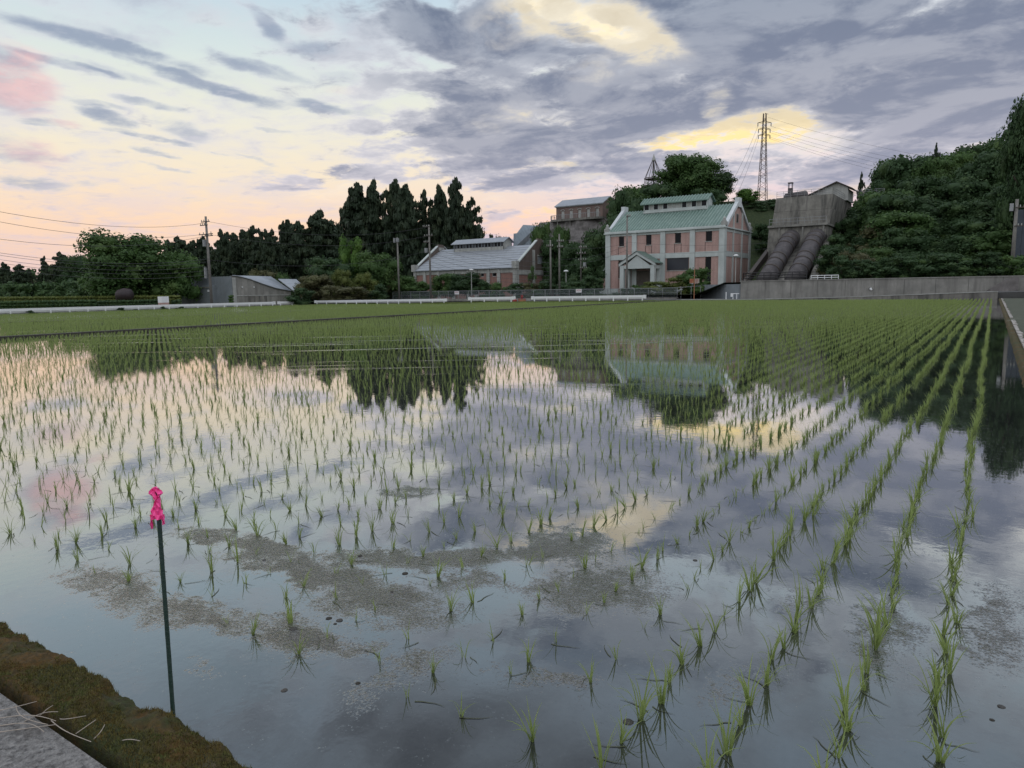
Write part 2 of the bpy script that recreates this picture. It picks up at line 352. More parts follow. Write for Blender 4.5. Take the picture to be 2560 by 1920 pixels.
def mk_materials():
    M = MAT
    M['concrete'] = mottled('weathered_concrete', (.32, .315, .29), (.20, .20, .185), .5, .9, .3, 6, .7)
    M['concrete_dark'] = mottled('stained_concrete', (.27, .262, .235), (.15, .145, .13), .45, .9, .4, 5, .9, dark=(.055, .055, .053))
    M['concrete_blue'] = mottled('grey_rendered_wall', (.22, .25, .27), (.16, .185, .205), .6, .85, .2, 6, .3)
    M['trim'] = mottled('pale_grey_trim', (.54, .59, .58), (.43, .48, .47), .6, .75, .1, 8, .25, dark=(.3, .32, .31))
    M['trim_old'] = mottled('old_grey_trim', (.46, .47, .45), (.32, .33, .31), .8, .85, .2, 8, .5)
    M['white'] = mottled('white_paint', (.80, .82, .82), (.72, .75, .76), 2, .45, .05, 14)
    M['copping'] = mottled('pale_coping', (.62, .66, .68), (.52, .56, .58), 1, .6, .1, 8, .15)
    M['steel_dark'] = mottled('dark_steel', (.05, .045, .042), (.09, .07, .06), 3, .6, .1, 20, metal=.3)
    M['steel_grey'] = mottled('galvanised_steel', (.32, .34, .35), (.24, .25, .26), 4, .5, .05, 30, metal=.5)
    M['pole'] = mottled('pole_concrete', (.22, .21, .19), (.15, .145, .135), 2, .85, .2, 20, .3)
    M['rust'] = mottled('rusted_pipe', (.105, .096, .10), (.055, .052, .058), .8, .62, .35, 9, .6, dark=(.028, .023, .024), metal=.15)
    M['rust_light'] = mottled('rusty_orange', (.42, .20, .10), (.30, .13, .07), 6, .8, .2, 30)
    M['red'] = mottled('red_paint', (.35, .03, .03), (.25, .02, .025), 6, .5, .05, 30)
    M['black'] = mottled('dark_void', (.008, .009, .011), (.012, .012, .014), 2, .35, .02, 20)
    M['glass'] = NT('dark_glass').fin((.008, .009, .012), .25, Specular_IOR_Level=.15)
    M['bluepanel'] = mottled('dark_blue_panel', (.016, .022, .034), (.012, .016, .026), .5, .35, .02, 5)
    M['greyroof'] = mottled('grey_metal_roof', (.36, .39, .43), (.28, .31, .345), .7, .45, .1, 6, .15, metal=.2)
    M['slate'] = mottled('slate_blue_roof', (.25, .30, .34), (.19, .23, .265), .7, .5, .1, 6)
    M['bark'] = mottled('bark', (.055, .042, .032), (.03, .024, .019), 4, .95, .6, 20)
    M['rock'] = mottled('cliff_rock', (.24, .225, .22), (.11, .105, .10), .9, .95, .9, 4, .4)
    M['pink'] = NT('pink_tape').fin((1.0, .085, .36), .45, Subsurface_Weight=.0, Emission_Color=(0, 0, 0))
    M['stake'] = mottled('dark_green_stake', (.012, .035, .028), (.02, .045, .035), 20, .45, .2, 80)
    M['straw'] = mottled('dry_straw', (.44, .38, .32), (.32, .28, .24), 20, .8, .1, 80)
    M['gravel'] = mottled('compacted_gravel', (.17, .17, .16), (.10, .105, .09), 1.4, .95, .5, 30)
    M['track'] = mottled('grass_grown_gravel', (.085, .095, .065), (.045, .055, .032), 3.0, .95, .6, 30)
    M['asphalt'] = mottled('asphalt', (.085, .085, .085), (.06, .062, .06), .6, .9, .3, 40)
    # brick with mortar courses
    def brick(name, a, b, mortar):
        t = NT(name); tc = t.n('ShaderNodeTexCoord'); sx = t.n('ShaderNodeSeparateXYZ'); t.put(sx.inputs[0], tc.outputs['Object'])
        s = t.math('ADD', sx.outputs[0], sx.outputs[1]); cb = t.n('ShaderNodeCombineXYZ'); t.put(cb.inputs[0], s); t.put(cb.inputs[1], sx.outputs[2])
        br = t.n('ShaderNodeTexBrick'); t.put(br.inputs['Vector'], cb.outputs[0]); t.put(br.inputs['Color1'], a); t.put(br.inputs['Color2'], b); t.put(br.inputs['Mortar'], mortar)
        br.inputs['Scale'].default_value = 1; br.inputs['Brick Width'].default_value = .24; br.inputs['Row Height'].default_value = .085; br.inputs['Mortar Size'].default_value = .012
        v = t.co(); f = t.noise(v, .5, 5, .65); v2 = t.co(scale=(1, 1, .12)); st = t.noise(v2, 1.4, 5, .7)
        col = t.mix(t.mr(f, .35, .7, 0, .3), br.outputs[0], tuple(x * .65 for x in a))
        col = t.mix(t.mr(st, .46, .70, 0, .55), col, tuple(x * .5 for x in a))
        t.bump(br.outputs['Fac'], .3, -.01); return t.fin(col, .85)
    M['brick'] = brick('pink_brick', (.52, .32, .28), (.42, .26, .23), (.46, .37, .34))
    M['brick_old'] = brick('red_brown_brick', (.32, .15, .12), (.24, .12, .095), (.28, .22, .20))
    M['brick_hill'] = brick('faded_brown_brick', (.21, .135, .115), (.16, .105, .09), (.2, .17, .155))
    M['brick_grey'] = brick('sooty_brick', (.14, .10, .085), (.10, .075, .068), (.15, .135, .12))
    t = NT('verdigris_roof'); v = t.co(); f = t.noise(v, .9, 5, .65); col = t.mix(t.mr(f, .3, .7), (.175, .255, .225), (.12, .185, .165))
    v2 = t.co(scale=(1, .25, .25)); st = t.noise(v2, 3.0, 5, .7); col = t.mix(t.mr(st, .5, .7, 0, .5), col, (.08, .17, .14)); M['verdigris'] = t.fin(t.mix(.35, col, (.09, .17, .14)), .55, Metallic=.1)
    M['verdigris_rib'] = mottled('verdigris_ribs', (.27, .37, .33), (.185, .27, .24), .9, .55, .05, 10)
    # ground
    t = NT('earth_and_grass'); v = t.co(); a = t.noise(v, .12, 5, .6); b = t.noise(v, 3.0, 6, .7)
    col = t.mix(t.mr(b, .35, .65), (.09, .13, .035), (.14, .16, .05)); col = t.mix(t.mr(a, .5, .65, 0, .5), col, (.07, .06, .04)); t.bump(b, .8, .15); M['ground'] = t.fin(col, .95)
    t = NT('hill_undergrowth'); v = t.co(); a = t.noise(v, .4, 5, .6); b = t.noise(v, 2.5, 6, .75)
    col = t.mix(t.mr(b, .35, .65), (.025, .045, .018), (.06, .085, .03)); t.bump(b, 1.0, .5); M['hill'] = t.fin(col, .95)
    def foliage(name, c1, c2, c3, trans=.25, sc=.35):
        t = NT(name); v = t.co(); oi = t.n('ShaderNodeObjectInfo'); f = t.noise(v, sc, 3, .6); g = t.noise(v, sc * 9, 2, .5)
        col = t.mix(t.mr(f, .38, .62), c1, c2); col = t.mix(t.mr(g, .5, .68, 0, .8), col, c3)
        col = t.mix(t.math('MULTIPLY', oi.outputs['Random'], .35), col, tuple(c * .55 for c in c1))
        t.fin(col, .6, Specular_IOR_Level=.25)
        tr = t.n('ShaderNodeBsdfTranslucent'); t.put(tr.inputs[0], col); mx = t.n('ShaderNodeMixShader'); mx.inputs[0].default_value = trans
        t.put(mx.inputs[1], t.b.outputs[0]); t.put(mx.inputs[2], tr.outputs[0]); t.put(t.out.inputs[0], mx.outputs[0]); return t.m
    M['leaf'] = foliage('broadleaf_foliage', (.055, .110, .032), (.080, .150, .040), (.125, .195, .06))
    M['leaf_dark'] = foliage('dark_foliage', (.036, .075, .030), (.055, .105, .036), (.090, .145, .052))
    M['leaf_bright'] = foliage('bright_green_foliage', (.07, .15, .03), (.095, .185, .035), (.14, .24, .05))
    M['leaf_yellow'] = foliage('yellow_green_foliage', (.10, .135, .035), (.14, .165, .04), (.17, .20, .06))
    M['leaf_brown'] = foliage('brownish_foliage', (.10, .105, .05), (.13, .125, .055), (.14, .16, .07))
    M['cedar'] = foliage('cedar_foliage', (.026, .046, .026), (.042, .064, .032), (.060, .080, .038), .1)
    M['rice'] = foliage('rice_blades', (.30, .39, .13), (.38, .48, .16), (.48, .57, .22), .5, 2.0)
    M['moss'] = foliage('moss_strands', (.075, .090, .020), (.135, .085, .018), (.20, .19, .06), .2, 9.0)
    M['weed'] = foliage('verge_grass', (.15, .21, .06), (.22, .26, .07), (.26, .31, .1), .3, .5)
    # bank, slab and moss of the foreground
    t = NT('mossy_bank'); v = t.co(); a = t.noise(v, 5, 5, .65); b = t.noise(v, 45, 5, .75); c = t.noise(v, 2.2, 3, .6)
    col = t.mix(t.mr(a, .42, .6), (.050, .062, .016), (.12, .066, .016)); col = t.mix(t.mr(b, .4, .7), col, (.04, .034, .014)); col = t.mix(t.mr(c, .62, .7), col, (.17, .165, .14))
    t.bump(b, 1.0, .02); M['moss_bank'] = t.fin(col, .95)
    t = NT('exposed_aggregate_slab'); v = t.co(); vo = t.n('ShaderNodeTexVoronoi'); t.put(vo.inputs['Vector'], v); vo.inputs['Scale'].default_value = 60
    a = t.noise(v, 42, 5, .75); c = t.noise(v, 3, 4, .6); d = t.noise(v, 180, 3, .6)
    col = t.mix(t.mr(a, .35, .65), (.42, .41, .40), (.09, .088, .085)); col = t.mix(t.mr(vo.outputs['Color'], .2, .9, 0, .35), col, (.66, .64, .62)); col = t.mix(t.mr(c, .55, .72, 0, .6), col, (.10, .085, .07))
    t.bump(t.math('ADD', t.math('MULTIPLY', vo.outputs[0], 2.0), t.math('ADD', a, d)), 1.0, .02); M['slab'] = t.fin(col, .9)
    M['scum'] = mottled('mud_scum', (.09, .08, .065), (.05, .045, .036), 30, .6, .3, 120)
    M['bluecorr'] = mottled('blue_corrugated_steel', (.045, .06, .08), (.03, .042, .058), .6, .5, .1, 8)
    M['monument'] = mottled('dark_cast_iron', (.022, .014, .018), (.03, .018, .02), 1.5, .6, .3, 10)
    M['bund'] = mottled('wet_earth', (.05, .045, .036), (.03, .028, .022), 2, .8, .5, 12)
mk_materials()
# ------------------------------------------------------------------ levels of the place
X_BUND, X_BANK, Y_NEAR, Y_FAR = -31.0, 0.42, 1.43, 82.5
def road_z(x):
    return float(np.interp(x, [-110, -78, -62, -36, -24, -14, -6, 1, 30], [-.45, -.42, -.15, -.05, .0, .2, .45, .68, .9]))
def H(x, y):
    """height of the natural ground"""
    x = np.asarray(x, float); y = np.asarray(y, float)
    base = np.interp(x, [-110, -78, -62, -40, 0], [-.5, -.46, -.2, .2, .3])
    y0 = np.interp(x, [-80, -74, -70, -60, -35, -33, -21, -18, 0, 60], [148, 148, 133, 131, 131, 124, 120, 99, 97, 96]); w = np.interp(x, [-80, -74, -68, -60, -33, -20, 60], [5, 5, 20, 22, 30, 72, 80])
    top = np.interp(x, [-110, -90, -60, -35, -22, -14, 0, 60], [0, 19, 20, 19, 17, 15, 16, 19])
    lowshelf = np.interp(x, [-62, -56, -34, -31], [-.2, .6, .6, 2.15]) * (y > 97.0)
    h = np.where(y > 97.0, np.maximum(base, lowshelf), base)
    s = sst(y, y0, y0 + w) ; left = sst(x, -108, -88)
    return h + (top - h) * s * left * (y > 96) + (fbmn(x * .13, y * .13, 5) - .5) * 2.2 * s * left
def grid(name, x0, x1, y0, y1, nx, ny, fz, mat):
    xs = np.linspace(x0, x1, nx + 1); ys = np.linspace(y0, y1, ny + 1); X, Y = np.meshgrid(xs, ys); Z = fz(X, Y)
    V = np.stack([X, Y, Z], -1).reshape(-1, 3); i = np.arange(nx)[None, :] + np.arange(ny)[:, None] * (nx + 1); i = i.ravel()
    return np_mesh(name, V, np.stack([i, i + 1, i + nx + 2, i + nx + 1], -1), mat, True)
g = newobj('ground', np_mesh('ground', [(-3000, -3000, -.75), (3000, -3000, -.75), (3000, 3000, -.75), (-3000, 3000, -.75)], [(0, 1, 2, 3)], MAT['ground'])); tag(g, kind='structure')
def hz(X, Y):
    z = H(X, Y); edge = np.maximum.reduce([sst(X, -118, -140), sst(X, 60, 95), sst(Y, 215, 260)]); return z * (1 - edge) + -1.2 * edge
o = newobj('hill', grid('hill', -140, 95, 97.3, 260, 118, 110, hz, MAT['hill'])); tag(o, kind='structure')
# roads with their falling level
def strip(name, x0, x1, y0, y1, mat, dz=0.0, thick=.6, n=40):
    mb = MB()
    xs = np.linspace(x0, x1, n + 1)
    for a, b in zip(xs[:-1], xs[1:]):
        za, zb = road_z(a) + dz, road_z(b) + dz
        mb.add([(a, y0, za), (b, y0, zb), (b, y1, zb), (a, y1, za), (a, y0, za - thick), (b, y0, zb - thick)], [(0, 1, 2, 3), (4, 5, 1, 0)])
    return mb.build(name, mat)
tag(strip('road', -88.0, 40, 84.0, 97.4, MAT['asphalt'], .0), kind='structure')
mb = MB(); mb.add([(-98, -40, -.44), (-89.6, -40, -.44), (-88, 84, -.42), (-88, 97.4, -.42), (-98, 97.4, -.45)], [(0, 1, 2, 3, 4)]); tag(mb.build('road', MAT['asphalt']), kind='structure')
# kerb wall that climbs along the far end of the paddy
mb = MB(); xs = np.linspace(-31.6, .4, 33)
for a, b in zip(xs[:-1], xs[1:]):
    za, zb = max(road_z(a), .02) + .05, max(road_z(b), .02) + .05
    mb.add([(a, 82.5, -.3), (b, 82.5, -.3), (b, 82.5, zb), (a, 82.5, za), (b, 84.1, zb), (a, 84.1, za)], [(0, 1, 2, 3), (3, 2, 4, 5)])
tag(mb.build('kerb', MAT['concrete_dark']), kind='structure')
mb = MB()
for a, b in zip(xs[:-1], xs[1:]):
    za, zb = max(road_z(a), .02) + .054, max(road_z(b), .02) + .054
    mb.add([(a, 82.46, za), (b, 82.46, zb), (b, 82.9, zb), (a, 82.9, za), (a, 82.46, za + .07), (b, 82.46, zb + .07), (b, 82.9, zb + .07), (a, 82.9, za + .07)], [(0, 1, 5, 4), (4, 5, 6, 7), (2, 3, 7, 6)])
tag(mb.build('kerb', MAT['trim_old']), kind='structure')
tag(MB().box((-31.5, -20, -.6), (-31.0, 84, .13)).build('earth_bank', MAT['bund'] if 'bund' in MAT else MAT['concrete_dark']), kind='structure')
tag(MB().box((-56.4, -20, -.6), (-56.0, 78.6, -.08)).build('earth_bank', MAT['concrete_dark']), kind='structure')
# verge between the left paddies and the road
def vz(X, Y): return np.interp(X, [-96, -78, -60, -33, -31], [-.44, -.42, -.16, -.06, -.02]) + (fbmn(X * .8, Y * .8, 3) - .5) * .12
tag(newobj('verge', grid('verge', -89.6, -31.5, 78.4, 84.3, 120, 8, vz, MAT['ground'])), kind='structure')
tag(newobj('verge', grid('verge', -89.7, -88.0, -30, 79, 4, 140, lambda X, Y: -.42 + (fbmn(X * .8, Y * .8, 9) - .5) * .1, MAT['ground'])), kind='structure')

# ------------------------------------------------------------------ water
def water_material(name, patches, mud=(.026, .029, .029)):
    t = NT(name); tc = t.n('ShaderNodeTexCoord').outputs['Object']; mp = t.n('ShaderNodeMapping'); t.put(mp.inputs[0], tc); v = mp.outputs[0]
    m = None
    if patches:
        wn = t.n('ShaderNodeTexNoise'); t.put(wn.inputs['Vector'], v); wn.inputs['Scale'].default_value = 3.5; wn.inputs['Detail'].default_value = 5; wn.inputs['Roughness'].default_value = .65
        w = t.n('ShaderNodeVectorMath', operation='MULTIPLY_ADD'); t.put(w.inputs[0], wn.outputs[1]); w.inputs[1].default_value = (.55, .55, 0); t.put(w.inputs[2], v)
        sh = t.n('ShaderNodeVectorMath', operation='ADD'); t.put(sh.inputs[0], w.outputs[0]); sh.inputs[1].default_value = (-.275, -.275, 0)
        for (cx, cy, ax, ay, bx, by, amp) in patches:
            sub = t.n('ShaderNodeVectorMath', operation='SUBTRACT'); t.put(sub.inputs[0], sh.outputs[0]); sub.inputs[1].default_value = (cx, cy, 0)
            d1 = t.n('ShaderNodeVectorMath', operation='DOT_PRODUCT'); t.put(d1.inputs[0], sub.outputs[0]); d1.inputs[1].default_value = (ax, ay, 0)
            d2 = t.n('ShaderNodeVectorMath', operation='DOT_PRODUCT'); t.put(d2.inputs[0], sub.outputs[0]); d2.inputs[1].default_value = (bx, by, 0)
            r2 = t.math('MULTIPLY_ADD', d1.outputs['Value'], d1.outputs['Value'], t.math('MULTIPLY', d2.outputs['Value'], d2.outputs['Value']))
            b = t.mr(r2, 2.6, .0, 0, amp, 'SMOOTHSTEP'); m = b if m is None else t.math('ADD', m, b)
        n2 = t.noise(v, 14, 4, .7); n3 = t.noise(v, 2.6, 4, .6, .5); m = t.math('MULTIPLY', m, t.mr(n3, .30, .55, .45, 1.3)); n4 = t.noise(v, 75, 3, .7); m = t.mr(m, .0, 1.3, 0, 1); sp = t.mr(t.math('ADD', t.math('MULTIPLY', n2, .45), t.math('MULTIPLY', n4, .55)), .36, .64, 0, 1); core_m = t.math('MULTIPLY', m, t.mr(n3, .4, .6, .2, 1)); m = t.mr(t.math('ADD', m, sp), .72, 1.55, 0, 1, 'SMOOTHSTEP')
    rip = t.noise(t.co(scale=(1, 1, 1)), 9, 3, .55); far = t.noise(v, .35, 3, .6)
    calm = t.mr(far, .5, .66, .25, 1.0)
    b1 = t.n('ShaderNodeBump'); t.put(b1.inputs['Height'], rip); t.put(b1.inputs['Strength'], t.math('MULTIPLY', calm, .030)); b1.inputs['Distance'].default_value = .03
    band = t.co(rot=(0, 0, -YAW - .06)); mp2 = t.n('ShaderNodeMapping'); t.put(mp2.inputs[0], band); mp2.inputs['Scale'].default_value = (.11, 2.1, 1)
    bn = t.noise(mp2.outputs[0], 1.0, 4, .55, .2); sy = t.n('ShaderNodeSeparateXYZ'); t.put(sy.inputs[0], v)
    wind = t.math('MULTIPLY', t.mr(bn, .585, .64), t.math('MULTIPLY', t.mr(sy.outputs[1], 9, 16), t.mr(sy.outputs[0], -4, -9))); rip2 = t.noise(v, 22, 3, .6)
    b0 = t.n('ShaderNodeBump'); t.put(b0.inputs['Height'], rip2); t.put(b0.inputs['Strength'], t.math('MULTIPLY', wind, .75)); b0.inputs['Distance'].default_value = .02; t.put(b0.inputs['Normal'], b1.outputs[0])
    mudn = t.noise(v, 30, 5, .7); col = t.mix(t.mr(mudn, .35, .65), tuple(c * .8 for c in mud), tuple(c * 1.25 for c in mud))
    normal = b0.outputs[0]; rough = t.mr(wind, 0, 1, .015, .12)
    if m is not None:
        lump = t.noise(v, 55, 4, .7, .4); vo = t.n('ShaderNodeTexVoronoi'); t.put(vo.inputs['Vector'], v); vo.inputs['Scale'].default_value = 70
        hgt = t.math('ADD', lump, t.math('MULTIPLY', vo.outputs[0], .5))
        b2 = t.n('ShaderNodeBump'); t.put(b2.inputs['Height'], hgt); t.put(b2.inputs['Strength'], t.math('MULTIPLY', m, .8)); b2.inputs['Distance'].default_value = .014; t.put(b2.inputs['Normal'], normal); normal = b2.outputs[0]
        col = t.mix(t.math('MULTIPLY', m, t.mr(lump, .35, .6)), col, t.mix(core_m, (.13, .122, .108), (.060, .053, .044))); rough = t.math('MAXIMUM', rough, t.mr(m, 0, 1, .02, .14))
    t.put(t.b.inputs['Normal'], normal); t.fin(col, .6, Specular_IOR_Level=0.0)
    lw = t.n('ShaderNodeLayerWeight'); lw.inputs['Blend'].default_value = .5; t.put(lw.inputs['Normal'], normal)
    fac = t.math('MULTIPLY_ADD', t.math('POWER', lw.outputs['Facing'], 2.05), .96, .02)
    if m is not None: fac = t.math('MULTIPLY', fac, t.mr(m, 0, 1, 1, .85))
    gl = t.n('ShaderNodeBsdfGlossy'); t.put(gl.inputs['Roughness'], rough); t.put(gl.inputs['Normal'], normal); gl.inputs['Color'].default_value = (1, 1, .985, 1)
    mx = t.n('ShaderNodeMixShader'); t.put(mx.inputs[0], fac); t.put(mx.inputs[1], t.b.outputs[0]); t.put(mx.inputs[2], gl.outputs[0]); t.put(t.out.inputs[0], mx.outputs[0]); return t.m
PATCH = []
for (u, v, du, dv, rot, amp) in [(560, 1345, 120, 16, 10, 1), (760, 1420, 200, 35, 14, 1), (1010, 1400, 160, 22, 4, 1), (1260, 1385, 170, 18, -2, 1), (1430, 1360, 110, 40, 10, .9), (1500, 1470, 170, 55, 0, .9),
        (300, 1480, 150, 55, 15, .95), (650, 1570, 200, 50, 12, 1), (930, 1500, 180, 60, 10, .85), (1000, 1690, 120, 45, -20, .8), (1380, 1700, 140, 22, 5, .7), (1010, 1235, 60, 14, 0, .95), (870, 1610, 90, 20, 5, .8),
        (2230, 1590, 90, 90, 30, .6), (2500, 1560, 80, 110, 0, .75), (1990, 1510, 70, 30, 0, .5), (1850, 1720, 110, 60, 0, .45), (520, 1660, 60, 12, 0, .5), (1190, 1460, 90, 25, 0, .7)]:
    c = on_z(u, v); r = math.radians(rot)
    a = on_z(u + du * math.cos(r), v + du * math.sin(r)) - c; b = on_z(u - dv * math.sin(r), v + dv * math.cos(r)) - c
    Mi = np.linalg.inv(np.array([[a.x, b.x], [a.y, b.y]]))
    PATCH.append((c.x, c.y, Mi[0, 0], Mi[0, 1], Mi[1, 0], Mi[1, 1], amp))
MAT['water'] = water_material('paddy_water', PATCH); MAT['water_far'] = water_material('far_paddy_water', None)
def sheet(name, x0, x1, y0, y1, z, mat): return newobj(name, np_mesh(name, [(x0, y0, z), (x1, y0, z), (x1, y1, z), (x0, y1, z)], [(0, 1, 2, 3)], mat))
tag(sheet('water', X_BUND, .50, 1.2, Y_FAR, 0.0, MAT['water']), kind='structure')
tag(sheet('water', -56.0, -31.5, -20, 78.5, -.12, MAT['water_far']), kind='structure')
tag(sheet('water', -88.1, -56.4, -25, 78.5, -.28, MAT['water_far']), kind='structure')
# right bank: moss-topped concrete edge, pale broken edge and the gravel track beside it
tag(MB().box((.66, .9, -.5), (6.0, 82.4, .10)).build('gravel_track', MAT['track']), kind='structure')
tag(MB().box((-60, -12, -.5), (6, .985, .125)).build('pavement', MAT['slab'] if 'slab' in MAT else MAT['gravel']), kind='structure')
# ------------------------------------------------------------------ foreground ledge
def bank_top(X, Y, x_is_len=True):
    return None
def moss_ledge():
    nx, ny = 560, 46; x0, x1, y0, y1 = -5.2, .42, 1.015, 1.325
    xs = np.linspace(x0, x1, nx + 1); tt = np.linspace(0, 1, ny + 1); X, T = np.meshgrid(xs, tt)
    wob = (fbmn(X * 3.1, X * 0 + 3, 11) - .5) * .09 + (fbmn(X * 14, X * 0, 12) - .5) * .03
    front = y1 - .03 + wob; Yy = y0 + (front - y0) * T
    prof = .125 * (1 - sst(T, .86, 1.0)) - .14 * sst(T, .86, 1.0); back = sst(T, 0, .10)
    Z = prof * 1.0 + ((fbmn(X * 9, Yy * 12, 2) - .45) * .07 + (fbmn(X * 40, Yy * 40, 4) - .5) * .03) * (1 - sst(T, .9, 1)) - (1 - back) * .10
    V = np.stack([X, Yy, Z], -1).reshape(-1, 3); i = (np.arange(nx)[None, :] + np.arange(ny)[:, None] * (nx + 1)).ravel()
    me = np_mesh('earth_bank', V, np.stack([i, i + 1, i + nx + 2, i + nx + 1], -1), MAT['moss_bank'], True)
    o = newobj('earth_bank', me); tag(o, kind='structure')
    # moss strands
    r = np.random.default_rng(3); n = 52000; px = r.uniform(-4.6, -1.2, n); t = r.uniform(.02, .93, n)
    keep = fbmn(px * 5, t * 3, 21) > .36; px, t = px[keep], t[keep]; n = len(px)
    w = (fbmn(px * 3.1, px * 0 + 3, 11) - .5) * .09 + (fbmn(px * 14, px * 0, 12) - .5) * .03; fr = y1 - .03 + w; py = y0 + (fr - y0) * t
    pz = .128 + ((fbmn(px * 9, py * 12, 2) - .45) * .07 + (fbmn(px * 40, py * 40, 4) - .5) * .03) - (1 - sst(t, 0, .1)) * .1 - .26 * sst(t, .86, 1)
    a = r.uniform(0, 2 * np.pi, n); L = r.uniform(.004, .016, n); ln = r.uniform(.2, 1.2, n); wd = .0014
    d = np.stack([np.cos(a) * ln, np.sin(a) * ln, np.ones(n)], -1); d /= np.linalg.norm(d, axis=1)[:, None]; s = np.stack([-np.sin(a), np.cos(a), a * 0], -1) * wd
    P = np.stack([px, py, pz - .004], -1); V = np.concatenate([P - s, P + s, P + d * L[:, None]], 0); i = np.arange(n)
    o = newobj('moss', np_mesh('moss', V, np.stack([i, i + n, i + 2 * n], -1), MAT['moss'])); tag(o, 'green and rust brown moss covering the low bank edge', 'moss', kind='stuff')
moss_ledge()
# bank on the right of the paddy
def right_bank():
    ys = np.concatenate([np.linspace(.9, 30, 400), np.linspace(30.1, 82.4, 260)]); tt = np.linspace(0, 1, 13); Y, T = np.meshgrid(ys, tt)
    wob = (fbmn(Y * 2.1, Y * 0 + 1, 31) - .5) * .07; X = .40 + wob * (T < .3) + T * .27
    Z = -.12 + .21 * sst(T, .0, .55) + (fbmn(Y * 7, X * 12, 6) - .5) * .05 * (T > .1)
    nx = len(ys) - 1; i = (np.arange(nx)[None, :] + np.arange(12)[:, None] * (nx + 1)).ravel()
    o = newobj('earth_bank', np_mesh('earth_bank', np.stack([X, Y, Z], -1).reshape(-1, 3), np.stack([i, i + nx + 1, i + nx + 2, i + 1], -1), MAT['moss_bank'], True)); tag(o, kind='structure')
    # broken pale concrete lip beside it
    mb = MB(); r = random.Random(5); y = 9.0
    while y < 80:
        l = r.uniform(.25, 1.1); w = r.uniform(.05, .16)
        if r.random() < .8: mb.prism([(.66, y), (.66 + w, y + .02), (.66 + w * r.uniform(.5, 1.1), y + l * .6), (.66 + w * .8, y + l - .03), (.66, y + l - .01)], 'z', .05, .125 + r.uniform(0, .02))
        y += l
    tag(mb.build('edging_strip', MAT['concrete_lip']), kind='structure')
MAT['concrete_lip'] = mottled('pale_broken_concrete', (.42, .40, .37), (.28, .26, .24), 5, .9, .4, 30)
right_bank()

# ------------------------------------------------------------------ rice
def clump_mesh(name, seed, blades=9, h=.13, spread=1.0, droop=.35, seg=4, wid=.0022):
    r = random.Random(seed); V = []; Q = []
    for b in range(blades):
        a = r.uniform(0, 2 * math.pi); lean = r.uniform(.05, .55) * spread; L = h * r.uniform(.65, 1.25); bend = r.uniform(.2, 1.5) * spread
        if r.random() < droop: bend += r.uniform(.8, 1.6)
        p = Vector((r.uniform(-.008, .008), r.uniform(-.008, .008), -.01)); th = lean; w0 = wid * r.uniform(.8, 1.25)
        side = Vector((-math.sin(a), math.cos(a), 0)); tw = r.uniform(-.6, .6); side = (side * math.cos(tw) + Vector((0, 0, 1)) * math.sin(tw) * .4).normalized(); n0 = len(V)
        for i in range(seg + 1):
            f = i / seg; w = w0 * (1 - f ** 2.2) * (1 if i else .7) + .0003
            V += [tuple(p - side * w), tuple(p + side * w)]
            if i < seg: Q.append((n0 + 2 * i, n0 + 2 * i + 1, n0 + 2 * i + 3, n0 + 2 * i + 2))
            th = lean + bend * f * f; d = Vector((math.cos(a) * math.sin(th), math.sin(a) * math.sin(th), math.cos(th))); p = p + d * (L / seg)
            if p.z < .002 and i: p.z = .002
    return np_mesh(name, V, Q, MAT['rice'], True)
near_meshes = [clump_mesh('rice_seedling', 100 + i, blades=rng.choice((9, 12, 14, 16)), h=.125 + .02 * (i % 3), spread=.75 + .14 * (i % 4), droop=.3, seg=6, wid=.0026) for i in range(12)]
thin_meshes = [clump_mesh('rice_seedling', 150 + i, blades=rng.choice((4, 5, 6)), h=.12, spread=.8, droop=.3, seg=6, wid=.0023) for i in range(5)]
mid_meshes = [clump_mesh('rice_seedling', 200 + i, blades=14, h=.15, spread=.85, droop=.3, seg=4, wid=.0032) for i in range(8)]
midthin_meshes = [clump_mesh('rice_seedling', 240 + i, blades=5, h=.145, spread=.8, droop=.25, seg=4, wid=.003) for i in range(5)]
far_meshes = [clump_mesh('rice_seedling', 300 + i, blades=8, h=.14, spread=.7, droop=.15, seg=3, wid=.0042) for i in range(6)]
R = np.random.default_rng(11)
rows = np.arange(-.06, X_BUND + .25, -.30); along = np.arange(1.95, 81.6, .17)
XX, YY = np.meshgrid(rows, along); XX = XX.ravel(); YY = YY.ravel(); ROW = np.rint((-.06 - XX) / .30).astype(int)
XX = XX + (fbmn(YY * .35, XX * 3.33, 41) - .5) * .16 + R.normal(0, .014, XX.size); YY = YY + R.uniform(-.035, .035, YY.size)
cx = XX * math.cos(YAW) + YY * math.sin(YAW); cy = -XX * math.sin(YAW) + YY * math.cos(YAW)
inview = (cy > .9) & (np.abs(cx) < cy * .76 + 2.0)
dist = np.hypot(np.hypot(XX, YY), 1.6)
